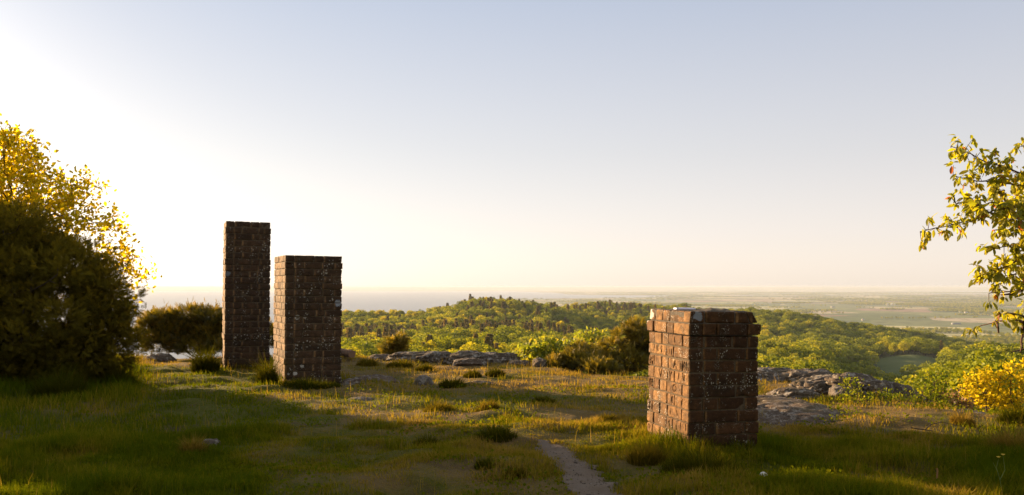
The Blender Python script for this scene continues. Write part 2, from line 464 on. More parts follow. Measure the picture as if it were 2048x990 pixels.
GLY = {'G': [((.9, .8), (.5, 1)), ((.5, 1), (.1, .7)), ((.1, .7), (.1, .3)), ((.1, .3), (.5, 0)), ((.5, 0), (.9, .2)), ((.9, .2), (.9, .5)), ((.9, .5), (.55, .5))],
       'M': [((.05, 0), (.05, 1)), ((.05, 1), (.5, .35)), ((.5, .35), (.95, 1)), ((.95, 1), (.95, 0))],
       'A': [((.05, 0), (.5, 1)), ((.5, 1), (.95, 0)), ((.25, .4), (.75, .4))],
       'H': [((.1, 0), (.1, 1)), ((.9, 0), (.9, 1)), ((.1, .5), (.9, .5))],
       'C': [((.9, .8), (.5, 1)), ((.5, 1), (.1, .7)), ((.1, .7), (.1, .3)), ((.1, .3), (.5, 0)), ((.5, 0), (.9, .2))],
       'I': [((.5, 0), (.5, 1))],
       'D': [((.15, 0), (.15, 1)), ((.15, 1), (.6, .95)), ((.6, .95), (.9, .5)), ((.9, .5), (.6, .05)), ((.6, .05), (.15, 0))],
       'Y': [((.5, 0), (.5, .5)), ((.5, .5), (.1, 1)), ((.5, .5), (.9, 1))],
       'J': [((.7, 1), (.7, .2)), ((.7, .2), (.4, 0)), ((.4, 0), (.1, .2))],
       '+': [((.5, .1), (.5, .9)), ((.15, .6), (.85, .6))],
       'V': [((.1, 1), (.5, 0)), ((.5, 0), (.9, 1))]}

def carver(text, scratch=0, seed=0):
    """pushes the outer left-hand face in along letter strokes"""
    rr = random.Random(seed)
    def f(W, V, nrm, lo, hi):
        face = np.abs(V[:, 0] - lo[0]) < 1e-6
        L = hi[1] - lo[1]; Hh = hi[2] - lo[2]
        segs = []
        if text:
            n = len(text); cw = min(L * .86 / n, .075); tot = cw * n; y1 = (lo[1] + hi[1]) / 2 + tot / 2
            for k, ch in enumerate(text):
                for (a, b), (c, d) in GLY.get(ch, []):
                    fy = lambda t: y1 - (k + .12 + .76 * t) * cw      # seen from outside, text runs towards the front corner
                    fz = lambda t: lo[2] + Hh * (.16 + .68 * t)
                    segs.append((fy(a), fz(b), fy(c), fz(d)))
        for k in range(scratch):
            yy = lo[1] + L * rr.uniform(.1, .9); z0 = lo[2] + Hh * rr.uniform(.1, .35)
            segs.append((yy, z0, yy + rr.uniform(-.012, .012), z0 + Hh * rr.uniform(.4, .6)))
        dmin = np.full(len(V), 9.)
        p = V[:, 1:3]
        for (a, b, c, d) in segs:
            A = np.array([a, b]); B = np.array([c, d]) - A
            t = np.clip(((p - A) @ B) / (B @ B + 1e-9), 0, 1)
            dmin = np.minimum(dmin, np.linalg.norm(p - A - t[:, None] * B, axis=1))
        push = .010 * (1 - sstep(.002, .0065, dmin)) * face
        W = W.copy(); W[:, 0] += push
        return W
    return f

def brick_mat(name, c0, c1, c2, lich, blobs, scale=1.0, dark=None):
    m, nt, out = newmat(name)
    tc = N(nt, 'ShaderNodeTexCoord'); p = tc.outputs['Object']
    at = N(nt, 'ShaderNodeAttribute', attribute_name='tint').outputs['Fac']
    n1 = noise(nt, p, 14, 6, .7); n2 = noise(nt, p, 90, 5, .7); n3 = noise(nt, p, 4.5, 4, .6)
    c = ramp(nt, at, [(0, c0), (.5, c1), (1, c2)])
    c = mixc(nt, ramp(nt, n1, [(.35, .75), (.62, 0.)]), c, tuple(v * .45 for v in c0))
    c = mixc(nt, ramp(nt, n2, [(.3, .6), (.5, 0.)]), c, tuple(v * .35 for v in c0))
    c = mixc(nt, ramp(nt, n2, [(.62, 0.), (.8, .5)]), c, tuple(min(1, v * 1.7) for v in c2))
    sooty = ramp(nt, n3, [(.45, 0.), (.65, .55)])
    c = mixc(nt, sooty, c, (.022, .018, .012))
    # crusty pale lichen, in patches
    vv = voro(nt, p, 62 * scale); v2 = voro(nt, p, 130 * scale)
    mask = math_(nt, 'MULTIPLY', ramp(nt, noise(nt, p, 4.2, 5, .72), [(.53, 0.), (.58, 1.)]), ramp(nt, math_(nt, 'ADD', vv, math_(nt, 'MULTIPLY', n2, .25)), [(.34, 1.), (.50, 0.)]))
    mask2 = math_(nt, 'MULTIPLY', ramp(nt, noise(nt, p, 9, 4, .7), [(.55, 0.), (.60, 1.)]), ramp(nt, v2, [(.18, 1.), (.30, 0.)]))
    mask = math_(nt, 'MULTIPLY', math_(nt, 'MAXIMUM', mask, mask2), lich)
    c = mixc(nt, mask, c, mixc(nt, n1, (.28, .27, .23), (.58, .56, .50)))
    for (bx, by, bz, br, bc) in blobs:
        d = N(nt, 'ShaderNodeVectorMath', operation='DISTANCE'); nt.links.new(p, d.inputs[0]); d.inputs[1].default_value = (bx, by, bz)
        dd = math_(nt, 'ADD', d.outputs['Value'], math_(nt, 'ADD', math_(nt, 'MULTIPLY', math_(nt, 'SUBTRACT', n1, .5), br * 2.2), math_(nt, 'MULTIPLY', math_(nt, 'SUBTRACT', n2, .5), br * .8)))
        k = ramp(nt, math_(nt, 'DIVIDE', dd, br), [(.80, 1.), (.97, 0.)])
        c = mixc(nt, k, c, mixc(nt, n2, tuple(v * .7 for v in bc), bc))
    b = bump(nt, n2, .55, .006, bump(nt, n1, .55, .014))
    bsdf(nt, out, c, .92, b, .2); return m

def mortar_mat():
    m, nt, out = newmat('old_mortar')
    tc = N(nt, 'ShaderNodeTexCoord'); p = tc.outputs['Object']
    n1 = noise(nt, p, 18, 6, .7); n2 = noise(nt, p, 90, 4, .7)
    c = mixc(nt, n1, (.060, .044, .029), (.16, .125, .084)); c = mixc(nt, ramp(nt, n2, [(.35, .6), (.55, 0.)]), c, (.035, .028, .02))
    bsdf(nt, out, c, .95, bump(nt, n2, .6, .006), .1); return m
M_mortar = mortar_mat()

def pillar(name, X0, Y0, yaw, u_r, u_l, topz, basez, course, mat, lean, label, brick=.25, carve=None, capped=False, step=.022, seed=0, amp=.003, prot=.004):
    c, s = cos(yaw), sin(yaw)
    w = (u_r * Y0 - X0) / (c - u_r * s)
    d = (X0 - u_l * Y0) / (s + u_l * c)
    if not (.4 < d < 1.1): d = .72
    rr = random.Random(seed)
    root = empty(name, (X0, Y0, basez), yaw)
    root.rotation_euler = (0, lean, yaw)
    tag(root, label, 'brick pillar')
    H = topz - basez; nc = int(math.ceil(H / course)); j = .011
    Vs, Qs, Ts, off = [], [], [], 0
    capV, capQ, capT, coff = [], [], [], 0
    bt = .115
    def run(L, phase):
        """cut a run of length L into stretchers and headers"""
        out, x = [], 0.0
        seq = [brick, brick * .5, brick, brick * .52] if phase else [brick * .5, brick, brick * .5, brick]
        k = 0
        while x < L - .04:
            l = seq[k % 4] * rr.uniform(.92, 1.08); k += 1
            if L - (x + l) < .07: l = L - x
            out.append((x, min(x + l, L))); x += l
        return out
    for k in range(nc):
        z1 = H - k * course; z0 = z1 - course + j * rr.uniform(.7, 1.3)
        if z0 < -.1: break
        o = prot * rr.uniform(-1, 1)
        cap = capped and k < 2
        if capped and k == 0: o = -.002
        if capped and k == 1: o = .010
        full_front = k % 2 == 0
        rows = []
        fx0, fx1 = -o, w + o
        fy0, fy1 = -o, d + o
        for (a, b) in run(w + 2 * o, k % 2):
            rows.append(((fx0 + a, fx0 + b), (fy0, fy0 + bt), 'f'))
            rows.append(((fx0 + a, fx0 + b), (fy1 - bt, fy1), 'b'))
        for (a, b) in run(d + 2 * o - 2 * bt, (k + 1) % 2):
            rows.append(((fx0, fx0 + bt), (fy0 + bt + a, fy0 + bt + b), 'l'))
            rows.append(((fx1 - bt, fx1), (fy0 + bt + a, fy0 + bt + b), 'r'))
        if not full_front:      # alternate the corner bonding
            rows = []
            for (a, b) in run(d + 2 * o, 1):
                rows.append(((fx0, fx0 + bt), (fy0 + a, fy0 + b), 'l'))
                rows.append(((fx1 - bt, fx1), (fy0 + a, fy0 + b), 'r'))
            for (a, b) in run(w + 2 * o - 2 * bt, 0):
                rows.append(((fx0 + bt + a, fx0 + bt + b), (fy0, fy0 + bt), 'f'))
                rows.append(((fx0 + bt + a, fx0 + bt + b), (fy1 - bt, fy1), 'b'))
        li = 0
        for (xa, xb), (ya, yb), sd in rows:
            g = j / 2
            jit = [rr.uniform(-.004, .004) for _ in range(4)]
            lo = [xa + g, ya + g, z0]; hi = [xb - g, yb - g, z1]
            if abs(xa - fx0) < 1e-6: lo[0] = xa + jit[0]
            if abs(xb - fx1) < 1e-6: hi[0] = xb + jit[1]
            if abs(ya - fy0) < 1e-6: lo[1] = ya + jit[2]
            if abs(yb - fy1) < 1e-6: hi[1] = yb + jit[3]
            cv = None; st = step
            if carve and abs(xa - fx0) < 1e-6:
                key = (k, li); li += 1
                if key in carve: cv = carver(*carve[key], seed=k * 7 + li); st = .0045
            rad = rr.uniform(.004, .010)
            if hi[2] - lo[2] < .03 or hi[0] - lo[0] < .03 or hi[1] - lo[1] < .03: continue
            V, Q = brick_box(lo, hi, rad, rr.random() * 90, amp * rr.uniform(.7, 1.5), st, cv)
            if capped and k == 0:      # the top course slopes in at its right-hand end
                t = np.clip((V[:, 2] - (z1 - course)) / course, 0, 1)
                V[:, 0] -= t * .06 * sstep(w - .2, w, V[:, 0])
                V[:, 0] += t * .010 * (1 - sstep(0, .1, V[:, 0]))
            t = np.where(V[:, 0] < lo[0] + .012, rr.uniform(.6, 1), rr.random() * .5)  # sun-side left faces lighter, other faces darker: light and shade put into brick tint
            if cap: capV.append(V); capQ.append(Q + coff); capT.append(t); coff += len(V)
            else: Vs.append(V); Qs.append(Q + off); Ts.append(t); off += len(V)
    # recessed mortar core
    rec = .0095
    ztop = H - (2 * course if capped else .012)
    V, Q = brick_box([rec, rec, -.15], [w - rec, d - rec, ztop], .01, 3.3, .004, .03)
    nb = sum(len(q) for q in Qs)
    Vs.append(V); Qs.append(Q + off); Ts.append(np.zeros(len(V)))
    mi = np.concatenate([np.zeros(nb, int), np.ones(len(Q), int)])
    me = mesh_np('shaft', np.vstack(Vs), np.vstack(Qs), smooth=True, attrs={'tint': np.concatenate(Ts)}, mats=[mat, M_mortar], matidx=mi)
    link('shaft', me, root)
    if capped:
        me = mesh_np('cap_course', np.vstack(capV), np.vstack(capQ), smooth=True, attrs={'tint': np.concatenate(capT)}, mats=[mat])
        link('cap_course', me, root)
        # rough mortar bed over the top
        gx = np.linspace(.012, w - .05, 70); gy = np.linspace(.015, d - .02, 84)
        GX, GY = np.meshgrid(gx, gy)
        ex = np.minimum(np.minimum(GX - .012, w - .05 - GX), np.minimum(GY - .015, d - .02 - GY))
        hz = .012 + .022 * np.clip(fbm(GX * 9, GY * 9, seed=51, oct=4) + .1, -.3, 1) + .016 * (GX > .18) * (GX < .42) * np.clip(vnoise(GX * 17, GY * 6, seed=52), 0, 1)
        hz = hz * (1 - .7 * (1 - sstep(.12, .2, np.hypot(GX - .1, GY - .3))))
        hz = H - .012 + hz * sstep(0, .03, ex) + .004
        V = np.stack([GX.ravel(), GY.ravel(), hz.ravel()], 1); n2, m2 = GX.shape
        V0 = V.copy(); V0[:, 2] = H - 2 * course + .005
        i, jj = np.meshgrid(np.arange(n2 - 1), np.arange(m2 - 1), indexing='ij')
        Q = np.stack([i * m2 + jj, i * m2 + jj + 1, (i + 1) * m2 + jj + 1, (i + 1) * m2 + jj], -1).reshape(-1, 4)
        rim = [k for k in range(m2)] + [k * m2 + m2 - 1 for k in range(1, n2)] + [(n2 - 1) * m2 + k for k in range(m2 - 2, -1, -1)] + [k * m2 for k in range(n2 - 2, 0, -1)]
        nv = len(V)
        S = [(rim[k], rim[k] + nv, rim[(k + 1) % len(rim)] + nv, rim[(k + 1) % len(rim)]) for k in range(len(rim))]
        me = mesh_np('mortar_bed', np.vstack([V, V0]), np.vstack([Q, S]), smooth=True, mats=[M_bed])
        link('mortar_bed', me, root)
    FOOT.append((X0 + (w / 2) * c - (d / 2) * s, Y0 + (w / 2) * s + (d / 2) * c, w / 2 * 1.02, d / 2 * 1.02, yaw))
    return root, w, d, H

m, nt, out = newmat('weathered_mortar_top')
tc = N(nt, 'ShaderNodeTexCoord'); p = tc.outputs['Object']
n1 = noise(nt, p, 20, 6, .7); n2 = noise(nt, p, 110, 4, .7)
c = mixc(nt, n1, (.05, .042, .032), (.16, .14, .115)); c = mixc(nt, ramp(nt, n2, [(.55, 0.), (.7, .6)]), c, (.30, .28, .24))
bsdf(nt, out, c, .95, bump(nt, n2, .8, .01, bump(nt, n1, .6, .02)), .1)
M_bed = m

grey, blue, cream = (.34, .33, .30), (.26, .29, .34), (.50, .48, .44)
# near pillar
X0, Y0 = (1375 - 1024) / F * 6.5, 6.5
topz = EYE - (623 - HY) / F * 6.5
CR = .0956
H_r = topz + .06
def lz(y): return (EYE - (y - HY) / F * 6.5) - (-.06)
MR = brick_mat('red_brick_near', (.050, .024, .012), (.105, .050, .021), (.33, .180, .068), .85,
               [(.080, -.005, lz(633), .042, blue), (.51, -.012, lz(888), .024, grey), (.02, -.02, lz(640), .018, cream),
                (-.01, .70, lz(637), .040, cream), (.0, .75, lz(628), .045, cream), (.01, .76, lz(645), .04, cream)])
CV = {(2, 0): ('', 2), (2, 2): ('', 1), (3, 1): ('', 3), (4, 0): ('GM', 0), (4, 1): ('H', 1), (4, 2): ('A', 1), (3, 2): ('', 4),
      (6, 1): ('IGAD', 0), (6, 2): ('C', 0), (5, 0): ('', 3), (5, 1): ('Y', 1), (5, 2): ('V', 0), (7, 1): ('', 2), (8, 1): ('J', 2), (8, 2): ('', 2), (9, 0): ('', 3), (9, 1): ('+', 1), (10, 0): ('', 4), (10, 1): ('', 3), (7, 0): ('', 2)}
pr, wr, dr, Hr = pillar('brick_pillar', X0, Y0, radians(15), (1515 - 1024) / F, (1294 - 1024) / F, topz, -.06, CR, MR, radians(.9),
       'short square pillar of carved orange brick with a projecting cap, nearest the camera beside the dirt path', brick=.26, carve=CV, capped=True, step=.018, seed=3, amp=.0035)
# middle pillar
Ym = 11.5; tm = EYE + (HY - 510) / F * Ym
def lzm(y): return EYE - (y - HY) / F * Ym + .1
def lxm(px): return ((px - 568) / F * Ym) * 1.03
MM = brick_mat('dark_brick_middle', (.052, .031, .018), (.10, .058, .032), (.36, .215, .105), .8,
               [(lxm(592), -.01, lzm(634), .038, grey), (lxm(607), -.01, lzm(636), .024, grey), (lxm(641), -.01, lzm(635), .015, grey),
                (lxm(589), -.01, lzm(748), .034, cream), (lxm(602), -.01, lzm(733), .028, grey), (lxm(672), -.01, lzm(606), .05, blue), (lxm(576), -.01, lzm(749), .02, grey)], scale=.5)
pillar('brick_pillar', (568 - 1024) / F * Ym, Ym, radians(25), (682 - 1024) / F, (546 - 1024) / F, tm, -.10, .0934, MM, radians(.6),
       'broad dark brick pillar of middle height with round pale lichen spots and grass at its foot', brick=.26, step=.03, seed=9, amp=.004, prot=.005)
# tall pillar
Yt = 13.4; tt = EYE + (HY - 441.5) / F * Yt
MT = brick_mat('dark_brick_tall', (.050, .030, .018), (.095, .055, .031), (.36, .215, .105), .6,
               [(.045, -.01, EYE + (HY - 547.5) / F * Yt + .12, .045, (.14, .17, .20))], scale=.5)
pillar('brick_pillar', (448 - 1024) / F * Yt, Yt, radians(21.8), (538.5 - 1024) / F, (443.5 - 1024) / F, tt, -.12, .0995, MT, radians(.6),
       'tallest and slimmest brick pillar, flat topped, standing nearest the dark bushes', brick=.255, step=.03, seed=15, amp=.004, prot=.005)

# ------------------------------------------------------------------ phone lying on the near pillar
def simple_mat(name, c, rough=.5, metal=0., spec=.5):
    m, nt, out = newmat(name)
    g = N(nt, 'ShaderNodeTexCoord'); n = noise(nt, g.outputs['Object'], 30, 3, .6)
    cc = mixc(nt, n, tuple(v * .9 for v in c), tuple(min(1, v * 1.05) for v in c))
    b = bsdf(nt, out, cc, rough, None, spec); b.inputs['Metallic'].default_value = metal; return m
def pil_world(lx, ly, lz_):
    from mathutils import Vector
    bpy.context.view_layer.update()
    return pr.matrix_world @ Vector((lx, ly, lz_))
ph = empty('mobile_phone', pil_world(.02, .30, Hr + .014), radians(8))
ph.rotation_euler = (radians(1), radians(1), radians(8))
tag(ph, 'thin pale violet mobile phone lying flat on top of the nearest brick pillar', 'phone')
V, Q = brick_box([0, -.038, -.008], [.162, .038, .008], .006, 0, 0, .02)
link('body', mesh_np('body', V, Q, smooth=True, mats=[simple_mat('pale_violet_case', (.62, .60, .78), .3)]), ph)
a = np.linspace(0, 2 * pi, 20, endpoint=False)
V = np.vstack([np.stack([.018 + .007 * np.cos(a), -.018 + .007 * np.sin(a), np.full(20, .008)], 1), np.stack([.018 + .007 * np.cos(a), -.018 + .007 * np.sin(a), np.full(20, .0105)], 1), [[.018, -.018, .0105]]])
link('camera_lens', mesh_np('camera_lens', V, [(k, (k + 1) % 20, 20 + (k + 1) % 20, 20 + k) for k in range(20)], [(20 + k, 20 + (k + 1) % 20, 40) for k in range(20)], smooth=False, mats=[simple_mat('lens_black', (.02, .02, .025), .2)]), ph)

# ------------------------------------------------------------------ rocks
def rock_mat(name, a, b, lich=.5, moss=.3):
    m, nt, out = newmat(name)
    g = N(nt, 'ShaderNodeNewGeometry'); p = g.outputs['Position']
    n1 = noise(nt, p, 5, 7, .7); n2 = noise(nt, p, 45, 5, .7); n3 = noise(nt, p, 2.4, 5, .65)
    c = mixc(nt, ramp(nt, n1, [(.3, 0.), (.7, 1.)]), a, b)
    c = mixc(nt, ramp(nt, n2, [(.32, .7), (.5, 0.)]), c, tuple(v * .3 for v in a))
    lm = math_(nt, 'MULTIPLY', ramp(nt, noise(nt, p, 11, 5, .75), [(.53, 0.), (.60, 1.)]), lich)
    c = mixc(nt, lm, c, (.44, .42, .38))
    mm = math_(nt, 'MULTIPLY', ramp(nt, n3, [(.50, 0.), (.60, 1.)]), moss)
    c = mixc(nt, mm, c, (.10, .075, .028))
    bsdf(nt, out, c, .93, bump(nt, n2, .8, .012, bump(nt, n1, .8, .06)), .2); return m
M_rock = rock_mat('gneiss_grey', (.046, .036, .027), (.125, .098, .076))
M_rock2 = rock_mat('gneiss_warm', (.056, .039, .027), (.125, .090, .064), .35, .5)
M_stone = rock_mat('smooth_stone', (.08, .066, .055), (.15, .13, .11), .3, .1)

def sphere_grid(nu, nv):
    """cube-sphere for even faces"""
    n = nu; V, Q = [], []; off = 0
    t = np.tan(np.linspace(-pi / 4, pi / 4, n + 1))
    a, b = np.meshgrid(t, t, indexing='ij')
    for ax in range(3):
        for sg in (-1, 1):
            v = np.zeros((a.size, 3)); o = [k for k in range(3) if k != ax]
            v[:, ax] = sg; v[:, o[0]] = a.ravel(); v[:, o[1]] = b.ravel()
            v /= np.linalg.norm(v, axis=1, keepdims=True)
            i, j = np.meshgrid(np.arange(n), np.arange(n), indexing='ij'); w = n + 1
            q = np.stack([i * w + j, (i + 1) * w + j, (i + 1) * w + j + 1, i * w + j + 1], -1).reshape(-1, 4)
            if (sg == -1) ^ (ax == 1): q = q[:, ::-1]
            V.append(v); Q.append(q + off); off += len(v)
    return np.vstack(V), np.vstack(Q)

def rock(cx, cy, cz, sx, sy, sz, rz, seed, mat, label, name='rock', cat='rock', group=None, rough=.22, strata=.0, n=26, tilt=0., power=2.5):
    V, Q = sphere_grid(n, n)
    V = np.sign(V) * np.abs(V) ** (2 / power); V /= (np.abs(V) ** power).sum(1, keepdims=True) ** (1 / power)
    s = seed * 3.7
    nn = fbm(V[:, 0] * 1.5 + s, V[:, 1] * 1.5, V[:, 2] * 1.5, seed=60, oct=5, gain=.55)
    W = V * (1 + rough * nn)[:, None]
    W = W * np.array([sx, sy, sz])
    if strata:      # sheared ledges and cracks
        q = W[:, 2] / .07 + 2.2 * fbm(W[:, 0] * 1.1 + s, W[:, 1] * 2.2, seed=61, oct=3) + W[:, 1] * 3
        led = np.abs((q % 1) - .5) * 2
        W = W + V * (strata * (led - .5) * (.6 + .6 * vnoise(W[:, 0] * 2, W[:, 1] * 2, seed=62)))[:, None]
        cr = np.abs(fbm(W[:, 0] * 1.6 + s, W[:, 1] * 3.2, seed=63, oct=3))
        W[:, 2] -= strata * 1.8 * (1 - sstep(0, .09, cr)) * (W[:, 2] > 0)
        W[:, 2] += strata * .8 * fbm(W[:, 0] * 5 + s, W[:, 1] * 7, seed=64, oct=4) * (W[:, 2] > 0)
    W[:, 2] += tilt * W[:, 0]
    c_, s_ = cos(rz), sin(rz)
    o = link(name, mesh_np(name, W, Q, smooth=True, mats=[mat]), loc=(cx, cy, cz)); o.rotation_euler[2] = rz
    FOOT.append((cx, cy, sx * .78, sy * .78, rz))
    return tag(o, label, cat, group)

def rock_px(px, py_top, py_base, Y, wpx, seed, mat, label, depth=None, **kw):
    """rock whose top and foot lie on the given rows when it stands at distance Y"""
    x = (px - 1024) / F * Y; zt = EYE - (py_top - HY) / F * Y; zb = min(EYE - (py_base - HY) / F * Y, zt - .05)
    sx = wpx / 2 / F * Y; h = zt - zb
    sz = h * .8 + .03
    return rock(x, Y, zt - sz * .95, sx, depth or max(sx * .6, .15), sz, kw.pop('rz', 0.), seed, mat, label, **kw)

# ridge of rock along the edge of the plateau
G1 = 'weathered rocks along the far edge of the grass'
rock_px(845, 704, 722, 15.2, 140, 1, M_rock, 'grey layered rock with the highest crest at the plateau edge, right of the small pine', strata=.03, group=G1, depth=.35)
rock_px(890, 706, 722, 15.0, 120, 2, M_rock, 'low rough rock in the middle of the ridge at the plateau edge', strata=.03, group=G1, depth=.3)
rock_px(927, 704, 722, 14.8, 84, 3, M_rock, 'peaked rock slab leaning at the plateau edge, between lower rocks', strata=.03, group=G1, depth=.3, tilt=.15)
rock_px(985, 707, 722, 14.8, 110, 4, M_rock, 'long rounded rock with a dark side and white chip at the plateau edge', strata=.025, group=G1, depth=.3)
rock_px(940, 718, 728, 14.2, 70, 5, M_rock2, 'flat rock step in front of the peaked slab at the plateau edge', strata=.02, group=G1, depth=.25)
rock_px(1080, 717, 729, 14.0, 30, 6, M_rock, 'small lone boulder in front of the bright green sapling', strata=.01, group=G1, depth=.2)
rock_px(1040, 720, 730, 14.4, 50, 16, M_rock2, 'thin low rock at the right end of the edge ridge', strata=.01, group=G1, depth=.2)
rock_px(762, 711, 722, 15.4, 60, 17, M_rock2, 'low brownish rock at the left end of the edge ridge, below the small pine', strata=.02, group=G1, depth=.3)
rock_px(318, 709, 728, 15.2, 62, 7, M_rock, 'smooth dark rock on dry grass left of the tallest pillar', strata=.01, depth=.3)
# stones in the turf
rock_px(740, 753, 780, 11.6, 118, 8, M_rock2, 'flat rock slab sunk in the ground right of the middle pillar', strata=.02, depth=.36)
rock_px(705, 766, 784, 11.3, 60, 18, M_stone, 'low grey slab against the foot of the middle pillar', strata=.01, depth=.2)
rock_px(847, 752, 772, 11.5, 38, 9, M_stone, 'small humped stone in the middle of the grass', depth=.14)
rock_px(960, 763, 772, 11.2, 70, 10, M_rock2, 'flat thin stone flush with dry grass beyond the middle of the lawn', depth=.12)
rock_px(722, 795, 801, 9.9, 66, 11, M_stone, 'pale flat stone lying flush in the lawn', depth=.13)
rock_px(1146, 863, 873, 7.6, 38, 12, M_stone, 'little grey stone flush with the ground near the head of the dirt path', depth=.09)
rock_px(420, 878, 893, 7.05, 40, 13, M_rock, 'jagged grey stone half buried in the shaded grass', depth=.10, strata=.008)
# outcrop on the right
G2 = 'slabs of the rock outcrop right of the near pillar'
rock_px(1545, 805, 850, 8.9, 270, 21, M_rock2, 'broad smooth brown rock slab lowest in the outcrop, behind the near pillar', depth=1.0, strata=.018, group=G2, n=48, rough=.15)
rock_px(1540, 741, 765, 12.3, 200, 22, M_rock, 'flat grey slab at the top left of the outcrop, hidden partly by the near pillar', depth=.6, strata=.03, group=G2, n=36)
rock_px(1622, 742, 775, 12.0, 130, 23, M_rock, 'ledge with an orange lit tip at the crest of the outcrop', depth=.5, strata=.04, group=G2, n=36)
rock_px(1665, 758, 800, 10.9, 170, 24, M_rock, 'cracked pale rock ledge in the middle of the outcrop', depth=.55, strata=.045, group=G2, n=44)
rock_px(1755, 760, 830, 10.6, 200, 25, M_rock, 'dark rounded rock at the right end of the outcrop above the low shrub', depth=.6, strata=.045, group=G2, n=44, tilt=-.22)
rock_px(1590, 778, 800, 10.2, 110, 26, M_rock, 'narrow dark ledge in the dry moss of the outcrop', depth=.3, strata=.03, group=G2)
rock_px(1685, 772, 790, 10.2, 46, 27, M_stone, 'loose pale block sitting on the outcrop', depth=.16, strata=.012, group=G2)
rock_px(1800, 838, 850, 8.45, 240, 28, M_rock2, 'low flat rock in brown grass below the low shrub', depth=.35, strata=.01, group=G2)
rock_px(1935, 822, 850, 9.0, 110, 29, M_rock2, 'rounded brown rock below the yellow oak bushes', depth=.4, strata=.01, group=G2)

# puffball
V, Q = sphere_grid(10, 10)
x, y = P(1527, 966, 5.62)[0], 5.62
o = link('puffball', mesh_np('puffball', V * [.024, .024, .019] * (1 + .06 * vnoise(V[:, 0] * 3, V[:, 1] * 3, V[:, 2] * 3))[:, None], Q, smooth=True, mats=[simple_mat('white_puffball', (.55, .55, .50), .8)]), loc=(x, y, gz(x, y) + .035))
tag(o, 'round white puffball in the grass at the right foot of the near pillar', 'mushroom')

# ------------------------------------------------------------------ branch skeletons
def colonize(base, attract, step=.1, kill=.16, reach=1.2, trunk=None, iters=260, jitter=.25, seed=0):
    rng = np.random.default_rng(seed)
    nodes = [np.array(p, float) for p in (trunk or [base])]
    par = [-1] + list(range(len(nodes) - 1))
    A = np.array(attract, float); alive = np.ones(len(A), bool)
    nd = np.full(len(A), 1e9); ni = np.zeros(len(A), int)
    def upd(start):
        nonlocal nd, ni
        B = np.array(nodes[start:])
        D = np.linalg.norm(A[:, None] - B[None], axis=2); k = D.argmin(1); d = D[np.arange(len(A)), k]
        m = d < nd; nd = np.where(m, d, nd); ni = np.where(m, k + start, ni)
    upd(0)
    for _ in range(iters):
        act = alive & (nd < reach)
        if not act.any():
            if not alive.any(): break
            act = alive & (nd < nd[alive].min() + .2)
        s = len(nodes)
        idx = ni[act]; v = A[act] - np.array(nodes)[idx]; v /= np.linalg.norm(v, axis=1, keepdims=True) + 1e-9
        for k in np.unique(idx):
            d = v[idx == k].mean(0); d += rng.normal(size=3) * jitter; d /= np.linalg.norm(d) + 1e-9
            nodes.append(nodes[k] + d * step); par.append(int(k))
        upd(s)
        alive &= nd > kill
        if len(nodes) > 9000: break
    nodes = np.array(nodes); par = np.array(par)
    child = np.zeros(len(nodes), int)
    load = np.zeros(len(nodes))
    for k in range(len(nodes) - 1, 0, -1):
        if child[k] == 0: load[k] = 1
        load[par[k]] += load[k]; child[par[k]] += 1
    return nodes, par, child, load

def tubes(nodes, par, rad, sides=5):
    e = np.arange(1, len(nodes)) if par[0] == -1 else np.arange(len(nodes))
    e = e[par[e] >= 0]
    A, B = nodes[par[e]], nodes[e]
    ra, rb = np.minimum(rad[par[e]], rad[e] * 1.6), rad[e]
    R = rotmats(B - A, np.zeros(len(e)))
    a = np.linspace(0, 2 * pi, sides, endpoint=False)
    ring = np.cos(a)[None, :, None] * R[:, None, :, 0] + np.sin(a)[None, :, None] * R[:, None, :, 2]
    V = np.concatenate([A[:, None] + ring * ra[:, None, None], B[:, None] + ring * rb[:, None, None]], 1)
    off = (np.arange(len(e)) * 2 * sides)[:, None]
    Q = np.concatenate([off + np.array([k, (k + 1) % sides, sides + (k + 1) % sides, sides + k])[None] for k in range(sides)], 0)
    return V.reshape(-1, 3), Q

def lobes_pts(lobes, n, shell=.0, rng=None):
    """random points inside ellipsoid lobes (x, y, z, rx, ry, rz)"""
    rng = rng or RNG
    L = np.array(lobes); vol = L[:, 3] * L[:, 4] * L[:, 5]
    k = rng.choice(len(L), n, p=vol / vol.sum())
    d = rng.normal(size=(n, 3)); d /= np.linalg.norm(d, axis=1, keepdims=True)
    r = (shell + (1 - shell) * rng.random(n)) ** (1 / 3 if shell == 0 else 1)
    return L[k, :3] + d * r[:, None] * L[k, 3:6], d

LEAF_T = np.array([[0, 0, 0], [-.30, .35, .05], [.30, .35, .05], [0, .4, -.02], [-.22, .75, .03], [.22, .75, .03], [0, .8, -.05], [0, 1.05, -.12]], float)
LEAF_Q = [(0, 3, 1, 1), ]
LEAF_TRI = [(0, 2, 3), (0, 3, 1), (1, 3, 6), (1, 6, 4), (3, 2, 5), (3, 5, 6), (4, 6, 7), (6, 5, 7)]
SIMPLE_T = np.array([[0, 0, 0], [-.32, .5, .06], [.32, .5, .06], [0, 1.0, -.06]], float); SIMPLE_TRI = [(0, 2, 1), (1, 2, 3)]

def leaves_on(nodes, mask, per, size, T=LEAF_T, tri=LEAF_TRI, up=.2, spread=.05, droop=0., rng=None, tint=None):
    idx = np.repeat(np.where(mask)[0], per); n = len(idx)
    pos = nodes[idx] + RNG.normal(size=(n, 3)) * spread
    d = rdir(n, up); d[:, 2] -= droop
    t = RNG.random(n) if tint is None else tint(pos)
    return scatter(T, None, tri, pos, d, RNG.random(n) * 6.28, size * RNG.uniform(.6, 1.3, n), t)

